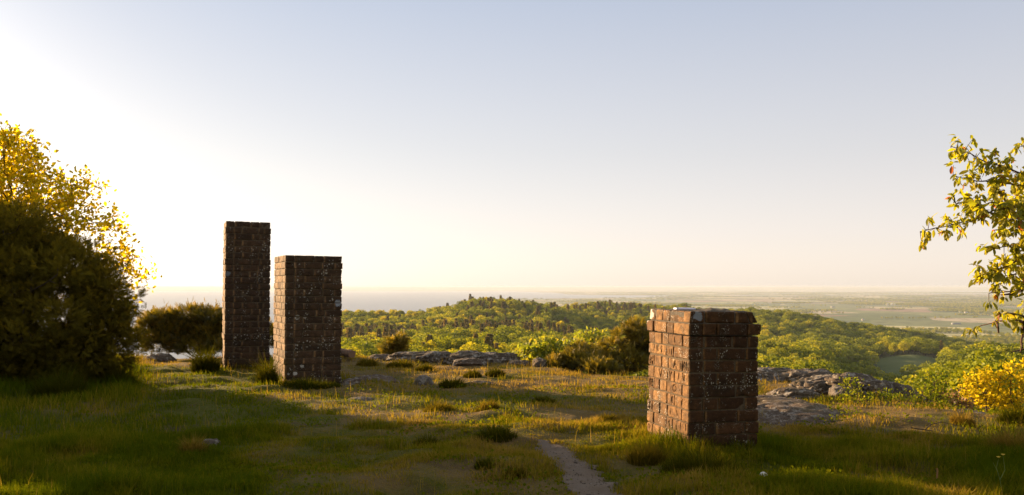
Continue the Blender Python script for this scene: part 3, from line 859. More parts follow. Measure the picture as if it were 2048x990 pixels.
def woody_plant(name, base, lobes, natt, label, cat, leafmat, size, per=3, step=.1, kill=.15, r0=.004, trunk=None, barkmat=None, T=LEAF_T, tri=LEAF_TRI,
                up=.2, spread=.05, thin=3, seed=0, group=None, expo=2.4, leafpart='foliage', woodpart='branches', jitter=.25, droop=0.):
    rng = np.random.default_rng(seed)
    A, _ = lobes_pts(lobes, natt, rng=rng)
    nodes, par, child, load = colonize(base, A, step, kill, 1.5, trunk, jitter=jitter, seed=seed)
    rad = r0 * np.maximum(load, 1) ** (1 / expo)
    root = empty(name, tuple(base)); tag(root, label, cat, group)
    V, Q = tubes(nodes, par, rad)
    link(woodpart, mesh_np(woodpart, rebase(V, base), Q, smooth=True, mats=[barkmat or M_bark]), root)
    m = load <= thin
    V, _, Tr, t = leaves_on(nodes, m, per, size, T, tri, up, spread, droop)
    link(leafpart, mesh_np(leafpart, rebase(V, base), None, Tr, attrs={'tint': t}, mats=[leafmat]), root)
    return root, nodes

# ------------------------------------------------------------------ needle sprays (junipers)
def spray_template(n=16, seed=1, w=.05):
    r = random.Random(seed); V, T = [], []
    for k in range(n):
        t = k / (n - 1); y = t * .8; side = (-1) ** k * (.34 * (1 - t * .6)); z = r.uniform(-.14, .14)
        o = len(V)
        V += [(-w * .5, y - .01, 0), (w * .5, y + .01, 0), (side, y + .26, z)]
        V += [(side * .5 - w, y + .1, z * .5), (side * .5 + w, y + .18, z * .5), (side * 1.0, y + .36, z * 1.2)]
        T += [(o, o + 1, o + 2), (o + 3, o + 4, o + 5)]
    V += [(-w * .4, 0, 0), (w * .4, 0, 0), (0, 1.15, 0)]; o = len(V); T += [(o - 3, o - 2, o - 1)]
    return np.array(V, float), T
SPR, SPR_T = spray_template()

def juniper(name, base, lobes, nspray, size, mat, label, cat, up=.35, natt=260, group=None, seed=0, flat=0., core=True, shoots=0, r0=.006):
    rng = np.random.default_rng(seed)
    extra = []
    for l in lobes:
        for _ in range(7):      # smaller boughs standing out of the mass
            v = rng.normal(size=3); v /= np.linalg.norm(v); v[2] = abs(v[2]) * .9 if rng.random() < .6 else v[2]; k_ = rng.uniform(.22, .42)
            extra.append((l[0] + v[0] * l[3] * 1.02, l[1] + v[1] * l[4] * 1.02, l[2] + v[2] * l[5] * 1.02, l[3] * k_, l[4] * k_, l[5] * k_ * .8))
    lobes = list(lobes) + extra
    pos, d = lobes_pts(lobes, nspray, shell=.55, rng=rng)
    L = np.array(lobes)
    # uneven outline: push in and out with noise, drop those buried deep in other lobes
    nz = fbm(pos[:, 0] * 2.2 + seed, pos[:, 1] * 2.2, pos[:, 2] * 2.6, seed=70, oct=3)
    pos = pos + d * (nz * .36 * np.mean(L[:, 3]))[:, None]
    deep = np.zeros(len(pos), bool)
    for l in lobes:
        deep |= (((pos - l[:3]) / np.array(l[3:6])) ** 2).sum(1) < .22
    hole = vnoise(pos[:, 0] * 4 + seed, pos[:, 1] * 4, pos[:, 2] * 5, seed=71) < -.48
    keep = ~deep & ~hole
    pos, d = pos[keep], d[keep]
    d2 = d + rng.normal(size=d.shape) * .45; d2[:, 2] = d2[:, 2] * (1 - flat) + up
    root = empty(name, tuple(base)); tag(root, label, cat, group)
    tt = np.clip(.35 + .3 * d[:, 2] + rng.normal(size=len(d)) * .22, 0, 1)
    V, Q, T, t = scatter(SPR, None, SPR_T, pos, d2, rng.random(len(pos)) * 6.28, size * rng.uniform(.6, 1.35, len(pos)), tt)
    if shoots:
        k = rng.choice(len(pos), shoots); p2 = pos[k]; 
        for s_ in range(3):
            Va, _, Ta, ta = scatter(SPR * [.5, 1, .5], None, SPR_T, p2 + np.array([0, 0, .7 * size * s_]), rdir(shoots, 2.2), rng.random(shoots) * 6, np.full(shoots, size * (1.1 - .2 * s_)), np.full(shoots, .7))
            T = np.vstack([T, Ta + len(V)]); V = np.vstack([V, Va]); t = np.concatenate([t, ta])
    link('foliage', mesh_np('foliage', rebase(V, base), None, T, attrs={'tint': t}, mats=[mat]), root)
    A = pos[rng.choice(len(pos), min(natt, len(pos)))]
    nodes, par, child, load = colonize(base, A, .12, .16, 2.0, jitter=.2, seed=seed)
    V, Q = tubes(nodes, par, r0 * np.maximum(load, 1) ** (1 / 2.3))
    link('branches', mesh_np('branches', rebase(V, base), Q, smooth=True, mats=[M_bark]), root)
    return root

def lob(px, py, Y, r, ry=None, rz=None):
    p = P(px, py, Y); return (p[0], p[1], p[2], r, ry or r, rz or r)

# big dark juniper at the left
base = P(40, 770, 11.2); base[2] = gz(base[0], base[1])
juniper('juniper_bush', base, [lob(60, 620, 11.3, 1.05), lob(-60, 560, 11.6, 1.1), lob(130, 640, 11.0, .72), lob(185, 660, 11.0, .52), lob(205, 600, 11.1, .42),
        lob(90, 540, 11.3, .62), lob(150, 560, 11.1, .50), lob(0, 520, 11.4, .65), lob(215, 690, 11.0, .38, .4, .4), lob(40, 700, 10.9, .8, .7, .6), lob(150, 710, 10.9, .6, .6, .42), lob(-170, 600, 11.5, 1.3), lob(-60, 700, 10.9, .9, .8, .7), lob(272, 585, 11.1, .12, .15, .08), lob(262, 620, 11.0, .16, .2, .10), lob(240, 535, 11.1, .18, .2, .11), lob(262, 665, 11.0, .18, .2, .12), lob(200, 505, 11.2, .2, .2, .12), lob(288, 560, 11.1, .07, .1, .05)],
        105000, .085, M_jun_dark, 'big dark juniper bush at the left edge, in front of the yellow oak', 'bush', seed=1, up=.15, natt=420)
# oak behind it
base = P(-40, 740, 12.4); base[2] = gz(base[0], base[1])
oak_lobes = [lob(10, 400, 12.4, .95), lob(-130, 380, 12.8, 1.5), lob(110, 440, 12.2, .62), lob(180, 480, 12.0, .48), lob(232, 505, 11.9, .34, .4, .28), lob(270, 490, 11.9, .22), lob(300, 505, 11.9, .13), lob(308, 532, 11.9, .11), lob(285, 550, 11.9, .22),
             lob(20, 300, 12.4, .42), lob(60, 345, 12.3, .36), lob(150, 385, 12.2, .40), lob(182, 368, 12.2, .14), lob(228, 440, 12.0, .2), lob(25, 250, 12.5, .16), lob(60, 262, 12.4, .13), lob(186, 352, 12.2, .10, .1, .17), lob(210, 445, 12.0, .20), lob(318, 574, 11.9, .07),
             lob(250, 590, 11.9, .3), lob(-260, 400, 13, 1.6)]
woody_plant('oak_tree', base, oak_lobes, 3300, 'golden backlit oak with open sky showing between its twigs, rising over the dark juniper', 'tree', M_oakleaf, .066, per=9, step=.085, kill=.095,
            r0=.0026, trunk=[base, base + [.02, .02, .4], base + [.06, .05, .8], base + [.05, .1, 1.2], base + [.15, .1, 1.6]], spread=.07, thin=4, seed=4, woodpart='trunk', leafpart='crown')
# juniper between the big bush and the tallest pillar
base = P(400, 712, 15.9); base[2] = gz(base[0], base[1])
juniper('juniper_bush', base, [lob(325, 640, 16, .26, .4, .15), lob(375, 630, 16, .30, .4, .12), lob(422, 634, 16, .28, .4, .14), lob(300, 660, 16, .22, .3, .3), lob(470, 665, 16.2, .5, .4, .3), lob(530, 675, 16.3, .35, .4, .2),
        lob(350, 670, 16, .42, .35, .27), lob(420, 672, 16, .45, .35, .27), lob(320, 690, 15.8, .3, .3, .16), lob(390, 694, 15.8, .34, .3, .14), lob(440, 694, 15.8, .3, .3, .16)], 7000, .13, M_jun_gold, 'low spreading juniper on the plateau edge left of the tallest pillar, bare twigs beneath', 'bush', seed=2, up=.6, flat=.5, shoots=80, natt=500, r0=.003)
# juniper right of the middle, behind the near pillar
base = P(1235, 745, 14.6); base[2] = gz(base[0], base[1])
juniper('juniper_bush', base, [lob(1270, 661, 14.6, .17, .3, .13), lob(1245, 672, 14.6, .12, .2, .06), lob(1232, 697, 14.5, .24, .3, .10), lob(1290, 690, 14.6, .30, .3, .20), lob(1200, 700, 14.5, .14, .2, .07), lob(1190, 722, 14.3, .28, .3, .12), lob(1255, 725, 14.2, .38, .3, .17), lob(1330, 700, 14.6, .4, .4, .3)],
        4200, .12, M_jun_gold, 'tall golden-brown juniper standing beyond the edge just left of the near pillar', 'bush', seed=3, up=.5, flat=.4, shoots=30)
base = P(1150, 740, 14.0); base[2] = gz(base[0], base[1])
juniper('juniper_bush', base, [lob(1150, 718, 14.0, .2, .3, .10), lob(1115, 728, 14.0, .16, .25, .07), lob(1180, 730, 13.8, .22, .3, .09), lob(1205, 737, 13.4, .24, .25, .08), lob(1160, 700, 14.3, .13, .2, .07)], 2200, .10, M_jun_gold,
        'low yellowish juniper between the bright green sapling and the tall golden juniper', 'bush', seed=5, up=.8, shoots=26)
# bright sapling
base = P(1085, 735, 14.6); base[2] = gz(base[0], base[1])
woody_plant('maple_sapling', base, [lob(1062, 700, 14.6, .22, .25, .14), lob(1100, 690, 14.6, .20, .25, .15), lob(1085, 715, 14.5, .25, .25, .12), lob(1120, 705, 14.6, .16)], 420, 'bright yellow-green sapling behind the lone boulder at the plateau edge', 'sapling',
            M_maple, .075, per=7, step=.06, kill=.08, r0=.003, spread=.04, seed=6)
base = P(1140, 735, 15.6); base[2] = gz(base[0], base[1])
woody_plant('leafy_shrub', base, [lob(1180, 672, 15.6, .30, .3, .12), lob(1150, 690, 15.6, .3, .25, .13)], 300, 'rounded yellow-green shrub showing above the low juniper', 'shrub', M_maple, .06, per=6, step=.07, kill=.09, r0=.003, spread=.04, seed=16)
# small pine beyond the ridge
base = P(790, 720, 21); base[2] = gz(base[0], base[1]) 
juniper('small_pine', base, [lob(792, 684, 21, .17, .2, .13), lob(780, 697, 21, .15, .2, .12), lob(803, 698, 21, .14, .2, .10), lob(788, 712, 21, .24, .2, .12), lob(788, 730, 21, .24, .3, .2)], 900, .20, M_jun_gold, 'small rounded pine rising behind the rocks at the plateau edge', 'tree', seed=7, up=.4)
# right-hand side shrubs
base = P(1840, 838, 9.6); base[2] = gz(base[0], base[1])
woody_plant('rose_shrub', base, [lob(1770, 800, 9.7, .34, .3, .10), lob(1720, 800, 9.7, .25, .25, .06), lob(1862, 795, 9.6, .2, .2, .2), lob(1876, 768, 9.6, .13, .15, .16), lob(1810, 812, 9.6, .25, .25, .1), lob(1700, 775, 9.9, .12, .2, .12), lob(1660, 812, 9.6, .2, .2, .04)],
            1500, 'low sprawling green shrub with bare dark stems in front of the rock outcrop', 'shrub', M_shrub, .034, per=6, step=.05, kill=.06, r0=.0022, spread=.03, seed=8, T=SIMPLE_T, tri=SIMPLE_TRI, up=.6)
for k, (bx, lobes_, lab, sd) in enumerate([
        (1990, [lob(1972, 758, 12.2, .24, .3, .18), lob(1940, 762, 12.2, .12, .2, .10), lob(1950, 785, 12.2, .20, .3, .15), lob(1985, 800, 12.2, .24, .3, .14)], 'smaller golden-yellow oak bush beside the brown bracken', 9),
        (2040, [lob(2035, 750, 12.0, .27, .3, .22), lob(2010, 745, 12.0, .14, .2, .12), lob(2060, 790, 12.0, .35, .3, .25), lob(2020, 805, 12.0, .22, .3, .16), lob(2120, 780, 12, .5, .4, .4)], 'larger golden-yellow oak bush cut by the right edge of the picture', 10)]):
    base = P(bx, 850, 12.2); base[2] = gz(base[0], base[1])
    woody_plant('oak_bush', base, lobes_, 700, lab, 'bush', M_yellow, .052, per=7, step=.06, kill=.08, r0=.003, spread=.035, seed=sd, group='golden oak bushes at the right')
base = P(1915, 840, 10.4); base[2] = gz(base[0], base[1])
woody_plant('bracken_bush', base, [lob(1905, 795, 10.4, .13, .2, .10), lob(1925, 810, 10.4, .16, .2, .09), lob(1890, 815, 10.2, .1, .1, .05)], 240, 'rusty brown withered bush between the green shrub and the golden oaks', 'bush', M_brown, .035, per=5, step=.04, kill=.05, r0=.002, spread=.03, seed=12, T=SIMPLE_T, tri=SIMPLE_TRI)

# log behind the middle pillar
def log(a, b, ra, rb, label):
    a, b = np.array(a, float), np.array(b, float); n = 14; sides = 14
    root = empty('log', tuple(a)); tag(root, label, 'log')
    ts = np.linspace(0, 1, n); ang = np.linspace(0, 2 * pi, sides, endpoint=False)
    R = rotmats((b - a)[None], np.zeros(1))[0]
    V = []
    for t in ts:
        c = (b - a) * t; r = ra + (rb - ra) * t
        for an in ang:
            rr_ = r * (1 + .12 * float(vnoise(np.array([cos(an) * 1.5 + 5]), np.array([sin(an) * 1.5]), np.array([t * 5]), seed=81)[0]))
            V.append(c + R[:, 0] * cos(an) * rr_ + R[:, 2] * sin(an) * rr_)
    V = np.array(V); Q = [(i * sides + k, i * sides + (k + 1) % sides, (i + 1) * sides + (k + 1) % sides, (i + 1) * sides + k) for i in range(n - 1) for k in range(sides)]
    link('bark', mesh_np('bark', V, Q, smooth=True, mats=[M_barkred]), root)
    for e, i0 in ((0, 0), (1, (n - 1) * sides)):
        ring = V[i0:i0 + sides]; cc = ring.mean(0)
        link('cut_end', mesh_np('cut_end', np.vstack([ring + (cc - ring) * .02 + (b - a) / np.linalg.norm(b - a) * (.004 if e else -.004), [cc]]), None, [(k, (k + 1) % sides, sides) for k in range(sides)], mats=[simple_mat('cut_wood', (.20, .12, .07), .9)]), root)
zz_ = lambda p: [p[0], p[1], EYE - (p[2] - HY) / F * p[1]]
log(P(672, 703, 15.6), P(704, 708, 14.6), .075, .065, 'short weathered log with a reddish cut end right behind the middle pillar')

# ------------------------------------------------------------------ cherry tree reaching in from the right
base = np.array([4.75, 6.3, gz(4.75, 6.3)])
CH = [  # (pixel polyline from the frame edge to the tip, depth, leaf density)
 ([(2160, 400), (2090, 365), (2048, 350), (2005, 332), (1965, 322), (1930, 303), (1890, 288)], 6.1, 1.2),
 ([(2100, 380), (2048, 372), (2000, 362), (1960, 358), (1925, 356), (1893, 348)], 6.2, .55),
 ([(2150, 410), (2048, 405), (2005, 411), (1965, 420), (1935, 435), (1900, 444), (1860, 452), (1828, 460)], 6.0, 1.0),
 ([(1965, 420), (1945, 405), (1920, 398), (1900, 405)], 6.0, 1.4),
 ([(2005, 411), (1990, 385), (1970, 370)], 6.1, 1.2),
 ([(2150, 450), (2048, 455), (2010, 455), (1975, 458)], 6.15, 1.2),
 ([(2150, 470), (2070, 478), (2020, 485), (1970, 495)], 6.1, 1.3),
 ([(2150, 480), (2060, 500), (2010, 525), (1950, 548)], 6.0, 1.5),
 ([(2120, 470), (2060, 540), (2010, 545), (1975, 550)], 6.2, 1.2),
 ([(2120, 400), (2075, 420), (2030, 430), (1995, 440)], 5.9, 1.5),
 ([(2120, 500), (2048, 565), (2030, 577), (1995, 580), (1966, 582)], 6.0, .45),
 ([(2030, 577), (2012, 583), (1990, 586)], 6.0, .1),
 ([(2130, 620), (2048, 640), (2005, 634), (1980, 638), (1943, 650)], 5.9, .22),
 ([(2048, 632), (2025, 625), (2000, 622)], 5.95, .6),
 ([(2035, 640), (2034, 662), (2031, 690), (2028, 700)], 5.9, .04),
 ([(1982, 637), (1983, 650), (1986, 662)], 5.9, .0),
 ([(2110, 670), (2048, 690), (2028, 697), (2010, 700)], 5.9, .05),
 ([(2150, 300), (2080, 290), (2048, 285)], 6.2, .8),
 ([(2130, 420), (2080, 440), (2040, 400), (2020, 390)], 6.3, 1.5),
 ([(2100, 520), (2060, 600), (2040, 612)], 6.1, .7),
]
root = empty('cherry_tree', tuple(base)); tag(root, 'leafy cherry branches with red-tinged leaves reaching in from the right edge', 'tree')
nodes, par, rad = [], [], []
def addn(p, q, r): nodes.append(np.array(p, float)); par.append(q); rad.append(r); return len(nodes) - 1
t0 = addn(base, -1, .13); prev = t0
for k in range(1, 12):
    prev = addn(base + [.05 * sin(k), .04 * cos(k * 1.3), .30 * k], prev, .13 - .008 * k)
trunk_ids = list(range(len(nodes)))
LP, LDr, LS, LT = [], [], [], []
rng = np.random.default_rng(5)
for (pl, dep, dens) in CH:
    pts = np.array([P(px + 12, py + 4, dep + .12 * sin(k * 1.7 + px)) for k, (px, py) in enumerate(pl)])
    if pl[0][0] > 2060:
        tz = [nodes[t][2] for t in trunk_ids]; st = trunk_ids[int(np.argmin(np.abs(np.array(tz) - (pts[0][2] - .15))))]
        mid = (nodes[st] + pts[0]) / 2 + [0, 0, .05]; prev = addn(mid, st, .022)
    else:
        dd = [np.linalg.norm(n_ - pts[0]) for n_ in nodes]; prev = int(np.argmin(dd)); pts = pts[1:] if dd[prev] < .03 else pts
    m_ = len(pts)
    P0 = nodes[prev]; fine = [P0]
    for q in pts:
        L = np.linalg.norm(q - fine[-1]); ns = max(1, int(L / .04)); a0 = fine[-1]
        for s_ in range(1, ns + 1): fine.append(a0 + (q - a0) * s_ / ns + rng.normal(size=3) * .0025)
    tot = len(fine)
    for k, q in enumerate(fine[1:]):
        t = k / tot
        prev = addn(q, prev, .009 * (1 - t) + .0025)
        if q[0] / q[1] * F + 1024 > 2075 and rng.random() < .5: continue
        for _rep in range(int(dens * 2.3 + rng.random())):          # leafy spur
            tw = rdir(1, .1)[0]; L = rng.uniform(.02, .095); tip = q + tw * L
            addn(tip, prev, .0016)
            nl = rng.integers(5, 9)
            for _ in range(nl):
                d = tw * .5 + rng.normal(size=3) * .55; d[2] -= .8
                LP.append(tip + rng.normal(size=3) * .012); LDr.append(d); LS.append(rng.uniform(.036, .066)); LT.append(rng.random() * .8 if rng.random() < .975 else 1.0)
nodes = np.array(nodes); par = np.array(par); rad = np.array(rad)
tr = np.arange(len(nodes)) < 12
Vt, Qt = tubes(nodes[:12], par[:12], rad[:12] + 0, 10)
link('trunk', mesh_np('trunk', rebase(Vt, base), Qt, smooth=True, mats=[M_bark]), root)
V, Q = tubes(nodes, np.where(np.arange(len(nodes)) < 12, -1, par), rad, 6)
link('branches', mesh_np('branches', rebase(V, base), Q, smooth=True, mats=[M_barkred]), root)
CT = []; CTri = []
for k in range(6):
    t = k / 5; w_ = .21 * math.sin(pi * min(1, t * .9 + .06)) ** .8; y_ = t; z_ = -.22 * t * t
    CT += [(-w_, y_, z_ + .07 * w_ / .2), (0, y_, z_), (w_, y_, z_ + .07 * w_ / .2)]
for k in range(5):
    o = k * 3
    CTri += [(o, o + 1, o + 4), (o, o + 4, o + 3), (o + 1, o + 2, o + 5), (o + 1, o + 5, o + 4)]
V, _, T, t = scatter(np.array(CT), None, CTri, np.array(LP), np.array(LDr), rng.normal(size=len(LP)) * .8, np.array(LS), np.array(LT))
link('leaves', mesh_np('leaves', rebase(V, base), None, T, smooth=True, attrs={'tint': t}, mats=[M_cherry]), root)

# ------------------------------------------------------------------ grass
def blade_mesh(x, y, z, h, w, az, lean, tint):
    n = len(x)
    dx, dy = np.cos(az), np.sin(az)           # lean direction
    sx, sy = -dy, dx
    def pt(t, k, side):
        bx = x + dx * lean * h * (k ** 2); by = y + dy * lean * h * (k ** 2); bz = z + h * k * np.sqrt(np.clip(1 - (lean * k * .7) ** 2, .2, 1))
        return np.stack([bx + sx * w * t * side, by + sy * w * t * side, bz], 1)
    V = np.stack([pt(1, 0, -.5), pt(1, 0, .5), pt(.8, .5, -.5), pt(.8, .5, .5), pt(0, 1, 0)], 1)
    o = (np.arange(n) * 5)[:, None]
    Q = o + np.array([[0, 1, 3, 2]]); T = o + np.array([[2, 3, 4]])
    return V.reshape(-1, 3), Q, T, np.repeat(tint, 5)

M_grass = leaf_mat('grass_blade', [(0, (.075, .105, .004)), (.35, (.145, .152, .006)), (.6, (.22, .175, .016)), (1, (.30, .205, .055))], .45, tboost=1.2, gloss=.0)
M_tuss = leaf_mat('tussock_blade', [(0, (.045, .056, .004)), (.35, (.085, .078, .007)), (.6, (.16, .12, .015)), (1, (.28, .19, .05))], .4, tboost=1.2, gloss=.0)

def hfield(x, y):
    u = x / y; px = u * F + 1024
    h = .029 + .072 * np.clip(fbm(x / .45, y / .35, seed=90, oct=3) + .05, -.25, 1)
    h = h + .13 * (1 - sstep(250, 330, px)) * sstep(7.6, 10.5, y)             # under the big bush
    h = h + .05 * (1 - sstep(300, 620, px)) * (1 - sstep(7.5, 9, y))
    h = h + .04 * sstep(1500, 1600, px) * (1 - sstep(6.6, 7.7, y))
    h = h + .05 * sstep(1900, 2000, px) * (1 - sstep(7.0, 8.5, y))
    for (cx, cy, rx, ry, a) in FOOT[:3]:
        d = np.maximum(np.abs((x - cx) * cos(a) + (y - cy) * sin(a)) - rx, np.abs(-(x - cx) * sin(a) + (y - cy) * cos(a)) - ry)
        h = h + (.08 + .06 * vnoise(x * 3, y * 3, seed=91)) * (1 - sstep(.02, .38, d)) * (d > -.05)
    return np.clip(h, .012, .5)

def build_grass(nm, n, rmin, rmax, wid, seed, hk=1.0):
    rng = np.random.default_rng(seed)
    R = np.sqrt(rng.uniform(rmin ** 2, rmax ** 2, n)); A = rng.uniform(radians(-36), radians(36), n)
    # clumping
    x, y = R * np.sin(A), R * np.cos(A)
    x += .03 * vnoise(x * 9, y * 9, seed=93); y += .03 * vnoise(x * 9 + 5, y * 9, seed=94)
    u = x / y
    k = y < edge(u) + 1.2
    k &= path_d(x, y) > rng.random(n) * .07 - .035
    k &= ~in_foot(x, y, .80 if nm else .8)
    dr_ = dry(x, y)
    dens = vnoise(x * 2.3, y * 2.3, seed=95) * .5 + .5
    k &= rng.random(n) < .35 + .65 * dens - .22 * dr_
    x, y, dr_ = x[k], y[k], dr_[k]; n = len(x)
    h = hfield(x, y) * rng.uniform(.5, 1.35, n) * hk
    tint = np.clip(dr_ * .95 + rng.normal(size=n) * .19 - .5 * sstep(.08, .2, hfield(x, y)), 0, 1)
    z = height(x, y) - .004
    az = rng.random(n) * 6.28
    return blade_mesh(x, y, z, h, wid * rng.uniform(.7, 1.4, n) * (1 + h * 2), az, rng.uniform(.1, .9, n), tint)

def build_stems(n, seed):
    rng = np.random.default_rng(seed)
    R = np.sqrt(rng.uniform(4.6 ** 2, 15 ** 2, n)); A = rng.uniform(radians(-35), radians(35), n); x, y = R * np.sin(A), R * np.cos(A)
    k = (y < edge(x / y) + .6) & (path_d(x, y) > .03) & ~in_foot(x, y, .9) & (vnoise(x * 1.3, y * 1.3, seed=97) > -.1); x, y = x[k], y[k]; n = len(x)
    return blade_mesh(x, y, height(x, y) - .004, rng.uniform(.07, .20, n), .0022 + .0002 * y, rng.random(n) * 6.28, rng.uniform(.05, .6, n), rng.uniform(.6, 1, n))
def build_weeds(n, seed):
    rng = np.random.default_rng(seed)
    R = np.sqrt(rng.uniform(4.6 ** 2, 11 ** 2, n)); A = rng.uniform(radians(-35), radians(35), n); x, y = R * np.sin(A), R * np.cos(A)
    k = (path_d(x, y) > .0) & ~in_foot(x, y, .9) & (vnoise(x * 2.1, y * 2.1, seed=98) > .12) & (y < edge(x / y)); x, y = x[k], y[k]; n = len(x)
    pos = np.stack([x, y, height(x, y) + rng.uniform(.015, .045, n)], 1)
    V, _, T, t = scatter(SIMPLE_T * [1.7, 1, 1], None, SIMPLE_TRI, pos, rdir(n, .35), rng.random(n) * 6, rng.uniform(.012, .028, n), rng.uniform(0, .3, n))
    return V, np.zeros((0, 4), int), T, t
parts = [build_grass('a', 340000, 4.6, 8.2, .0042, 1), build_grass('b', 260000, 8.0, 17.5, .006, 2, 1.0), build_stems(3600, 3), build_weeds(26000, 4)]
V = np.vstack([p[0] for p in parts]); offs = np.cumsum([0] + [len(p[0]) for p in parts])
Q = np.vstack([p[1] + o_ for p, o_ in zip(parts, offs)]); T = np.vstack([p[2] + o_ for p, o_ in zip(parts, offs)]); t = np.concatenate([p[3] for p in parts])
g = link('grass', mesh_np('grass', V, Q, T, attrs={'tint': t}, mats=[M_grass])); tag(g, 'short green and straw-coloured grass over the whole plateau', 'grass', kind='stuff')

# tussocks: (px, py of foot, width px, height px, tint, label)
TUS = [(990, 882, 100, 22, .12, 'broadest dark tussock in the middle of the lawn'), (855, 886, 60, 18, .2, 'small dark tussock left of the broadest one'), (970, 938, 46, 16, .15, 'dark tussock nearest the camera on the lawn'),
       (1030, 948, 60, 14, .45, 'reddish brown tussock right of the nearest dark one'), (975, 828, 52, 16, .6, 'straw-coloured tussock in the sunlit band'), (880, 824, 76, 16, .5, 'wide yellowish tussock left of the straw-coloured one'),
       (1088, 808, 54, 13, .3, 'flat olive tussock left of the near pillar'), (905, 776, 60, 18, .2, 'dark green tussock right of the humped stone'), (945, 756, 40, 12, .3, 'little olive tussock behind the dry patch'),
       (990, 754, 46, 14, .15, 'dark bristly tussock on the dry far lawn'), (850, 740, 46, 14, .3, 'tussock in front of the crest rock'), (800, 733, 60, 15, .35, 'bushy tussock in front of the small pine'), (735, 728, 50, 11, .5, 'pale tussock near the log'),
       (385, 905, 60, 30, .75, 'rusty tussock beside the jagged stone'), (1215, 850, 44, 14, .4, 'thin tussock near the left face of the near pillar'), (410, 742, 60, 40, .1, 'tall green tuft against the left side of the tallest pillar'),
       (535, 770, 40, 44, .15, 'tall green tuft between the two dark pillars'), (1292, 928, 84, 36, .5, 'brown-green tussock at the left foot of the near pillar'), (1410, 956, 200, 44, .2, 'thick dark grass clump hiding the foot of the near pillar'),
       (620, 778, 140, 16, .08, 'dark grass clump along the foot of the middle pillar'), (2025, 915, 90, 60, .85, 'dry straw tussock at the right edge'), (2035, 850, 80, 36, .15, 'tall green tuft below the golden oak at the right edge'), (1925, 850, 50, 24, .8, 'withered straw tuft on the brown ground'),
       (485, 735, 90, 13, .06, 'dark grass clump along the foot of the tallest pillar'), (235, 775, 90, 40, .2, 'long grass tuft at the right end of the dark juniper'), (120, 800, 120, 55, .1, 'long green tuft below the dark juniper')]
for k, (px, py, wpx, hpx, tn, lab) in enumerate(TUS):
    Y = EYE * F / (py - HY); x0 = (px - 1024) / F * Y; rng = np.random.default_rng(100 + k)
    rx = wpx / 2 / F * Y; hh = hpx / F * Y * 1.45; n = int(420 + 2600 * min(rx, .4))
    a = rng.random(n) * 6.28; r_ = np.sqrt(rng.random(n))
    lx, ly = np.cos(a) * r_ * rx * .9, np.sin(a) * r_ * min(rx, .22) * .8
    zb = height(x0 + lx, Y + ly) - .006
    b0 = np.array([x0, Y, gz(x0, Y)])
    h = hh * rng.uniform(.45, 1.1, n) * (1.12 - .8 * r_ ** 1.5) * (.75 + .5 * (vnoise(lx * 14 + k, ly * 14, seed=120) * .5 + .5))
    V, Q, T, t = blade_mesh(x0 + lx, Y + ly, zb, h, .0038 * (1 + .09 * Y) * rng.uniform(.7, 1.4, n), a + rng.normal(size=n) * .8, rng.uniform(.2, .95, n), np.clip(tn + rng.normal(size=n) * .12, 0, 1))
    o = link('grass_tussock', mesh_np('grass_tussock', rebase(V, b0), Q, T, attrs={'tint': t}, mats=[M_tuss]), loc=tuple(b0))
    tag(o, lab, 'grass tussock', 'tussocks of grass on the plateau')

# buttercup, dry stalks, fallen twig
M_stem = simple_mat('green_stem', (.13, .17, .03), .7); M_petal = simple_mat('yellow_petal', (.75, .50, .02), .5); M_dry = simple_mat('dry_stalk', (.34, .17, .07), .8)
def chain(pts, r0, r1, sides=5):
    pts = np.array(pts, float); n = len(pts); par = np.arange(n) - 1; rad = np.linspace(r0, r1, n)
    return tubes(pts, par, rad, sides)
root = empty('buttercup', tuple(P(2008, 995, 5.3))); root.location[2] = gz(root.location[0], 5.3)
tag(root, 'buttercup with two small yellow flowers in the grass at the bottom right', 'flower')
b0 = np.array(root.location)
stems = [[b0, P(2000, 960, 5.3), P(1993, 935, 5.3), P(1997, 918, 5.3)], [P(2000, 960, 5.3), P(2010, 940, 5.32), P(2006, 912, 5.32)], [P(1996, 945, 5.3), P(1986, 925, 5.28)]]
for st in stems:
    V, Q = chain(st, .0022, .0014); link('stem', mesh_np('stem', rebase(V, b0), Q, smooth=True, mats=[M_stem]), root)
for c_ in (P(1997, 916, 5.3), P(2006, 911, 5.32)):
    pos = np.repeat(c_[None], 6, 0); a = np.arange(6) * pi / 3
    V, _, T, t = scatter(SIMPLE_T * [1.3, 1, 1], None, SIMPLE_TRI, pos, np.stack([np.cos(a), np.sin(a), np.full(6, .8)], 1), np.zeros(6), np.full(6, .017))
    link('flower_head', mesh_np('flower_head', rebase(V, b0), None, T, mats=[M_petal]), root)
x, y = P(1875, 955, 5.75)[0], 5.75; b0 = np.array([x, y, gz(x, y)])
V, Q = chain([b0, b0 + [-.002, 0, .05], b0 + [0, 0, .10], b0 + [-.004, 0, .115]], .006, .005, 8)
tag(link('dry_stalk', mesh_np('dry_stalk', rebase(V, b0), Q, smooth=True, mats=[M_dry]), loc=tuple(b0)), 'single upright brown stalk in the grass at the lower right', 'stalk')
pts = [P(1822, 868, 7.55), P(1835, 878, 7.5), P(1850, 884, 7.45), P(1865, 886, 7.4)]
for p_ in pts: p_[2] = gz(p_[0], p_[1]) + .03
V, Q = chain(pts, .007, .004); b0 = pts[0]
root = empty('fallen_twig', tuple(b0)); tag(root, 'dark forked twig lying on the brown grass at the right', 'twig')
link('stem', mesh_np('stem', rebase(V, b0), Q, smooth=True, mats=[M_bark]), root)
V, Q = chain([pts[2], pts[2] + [.08, .05, .04], pts[2] + [.2, .1, .05], pts[2] + [.38, .1, .01]], .005, .002)
link('fork', mesh_np('fork', rebase(V, b0), Q, smooth=True, mats=[M_bark]), root)

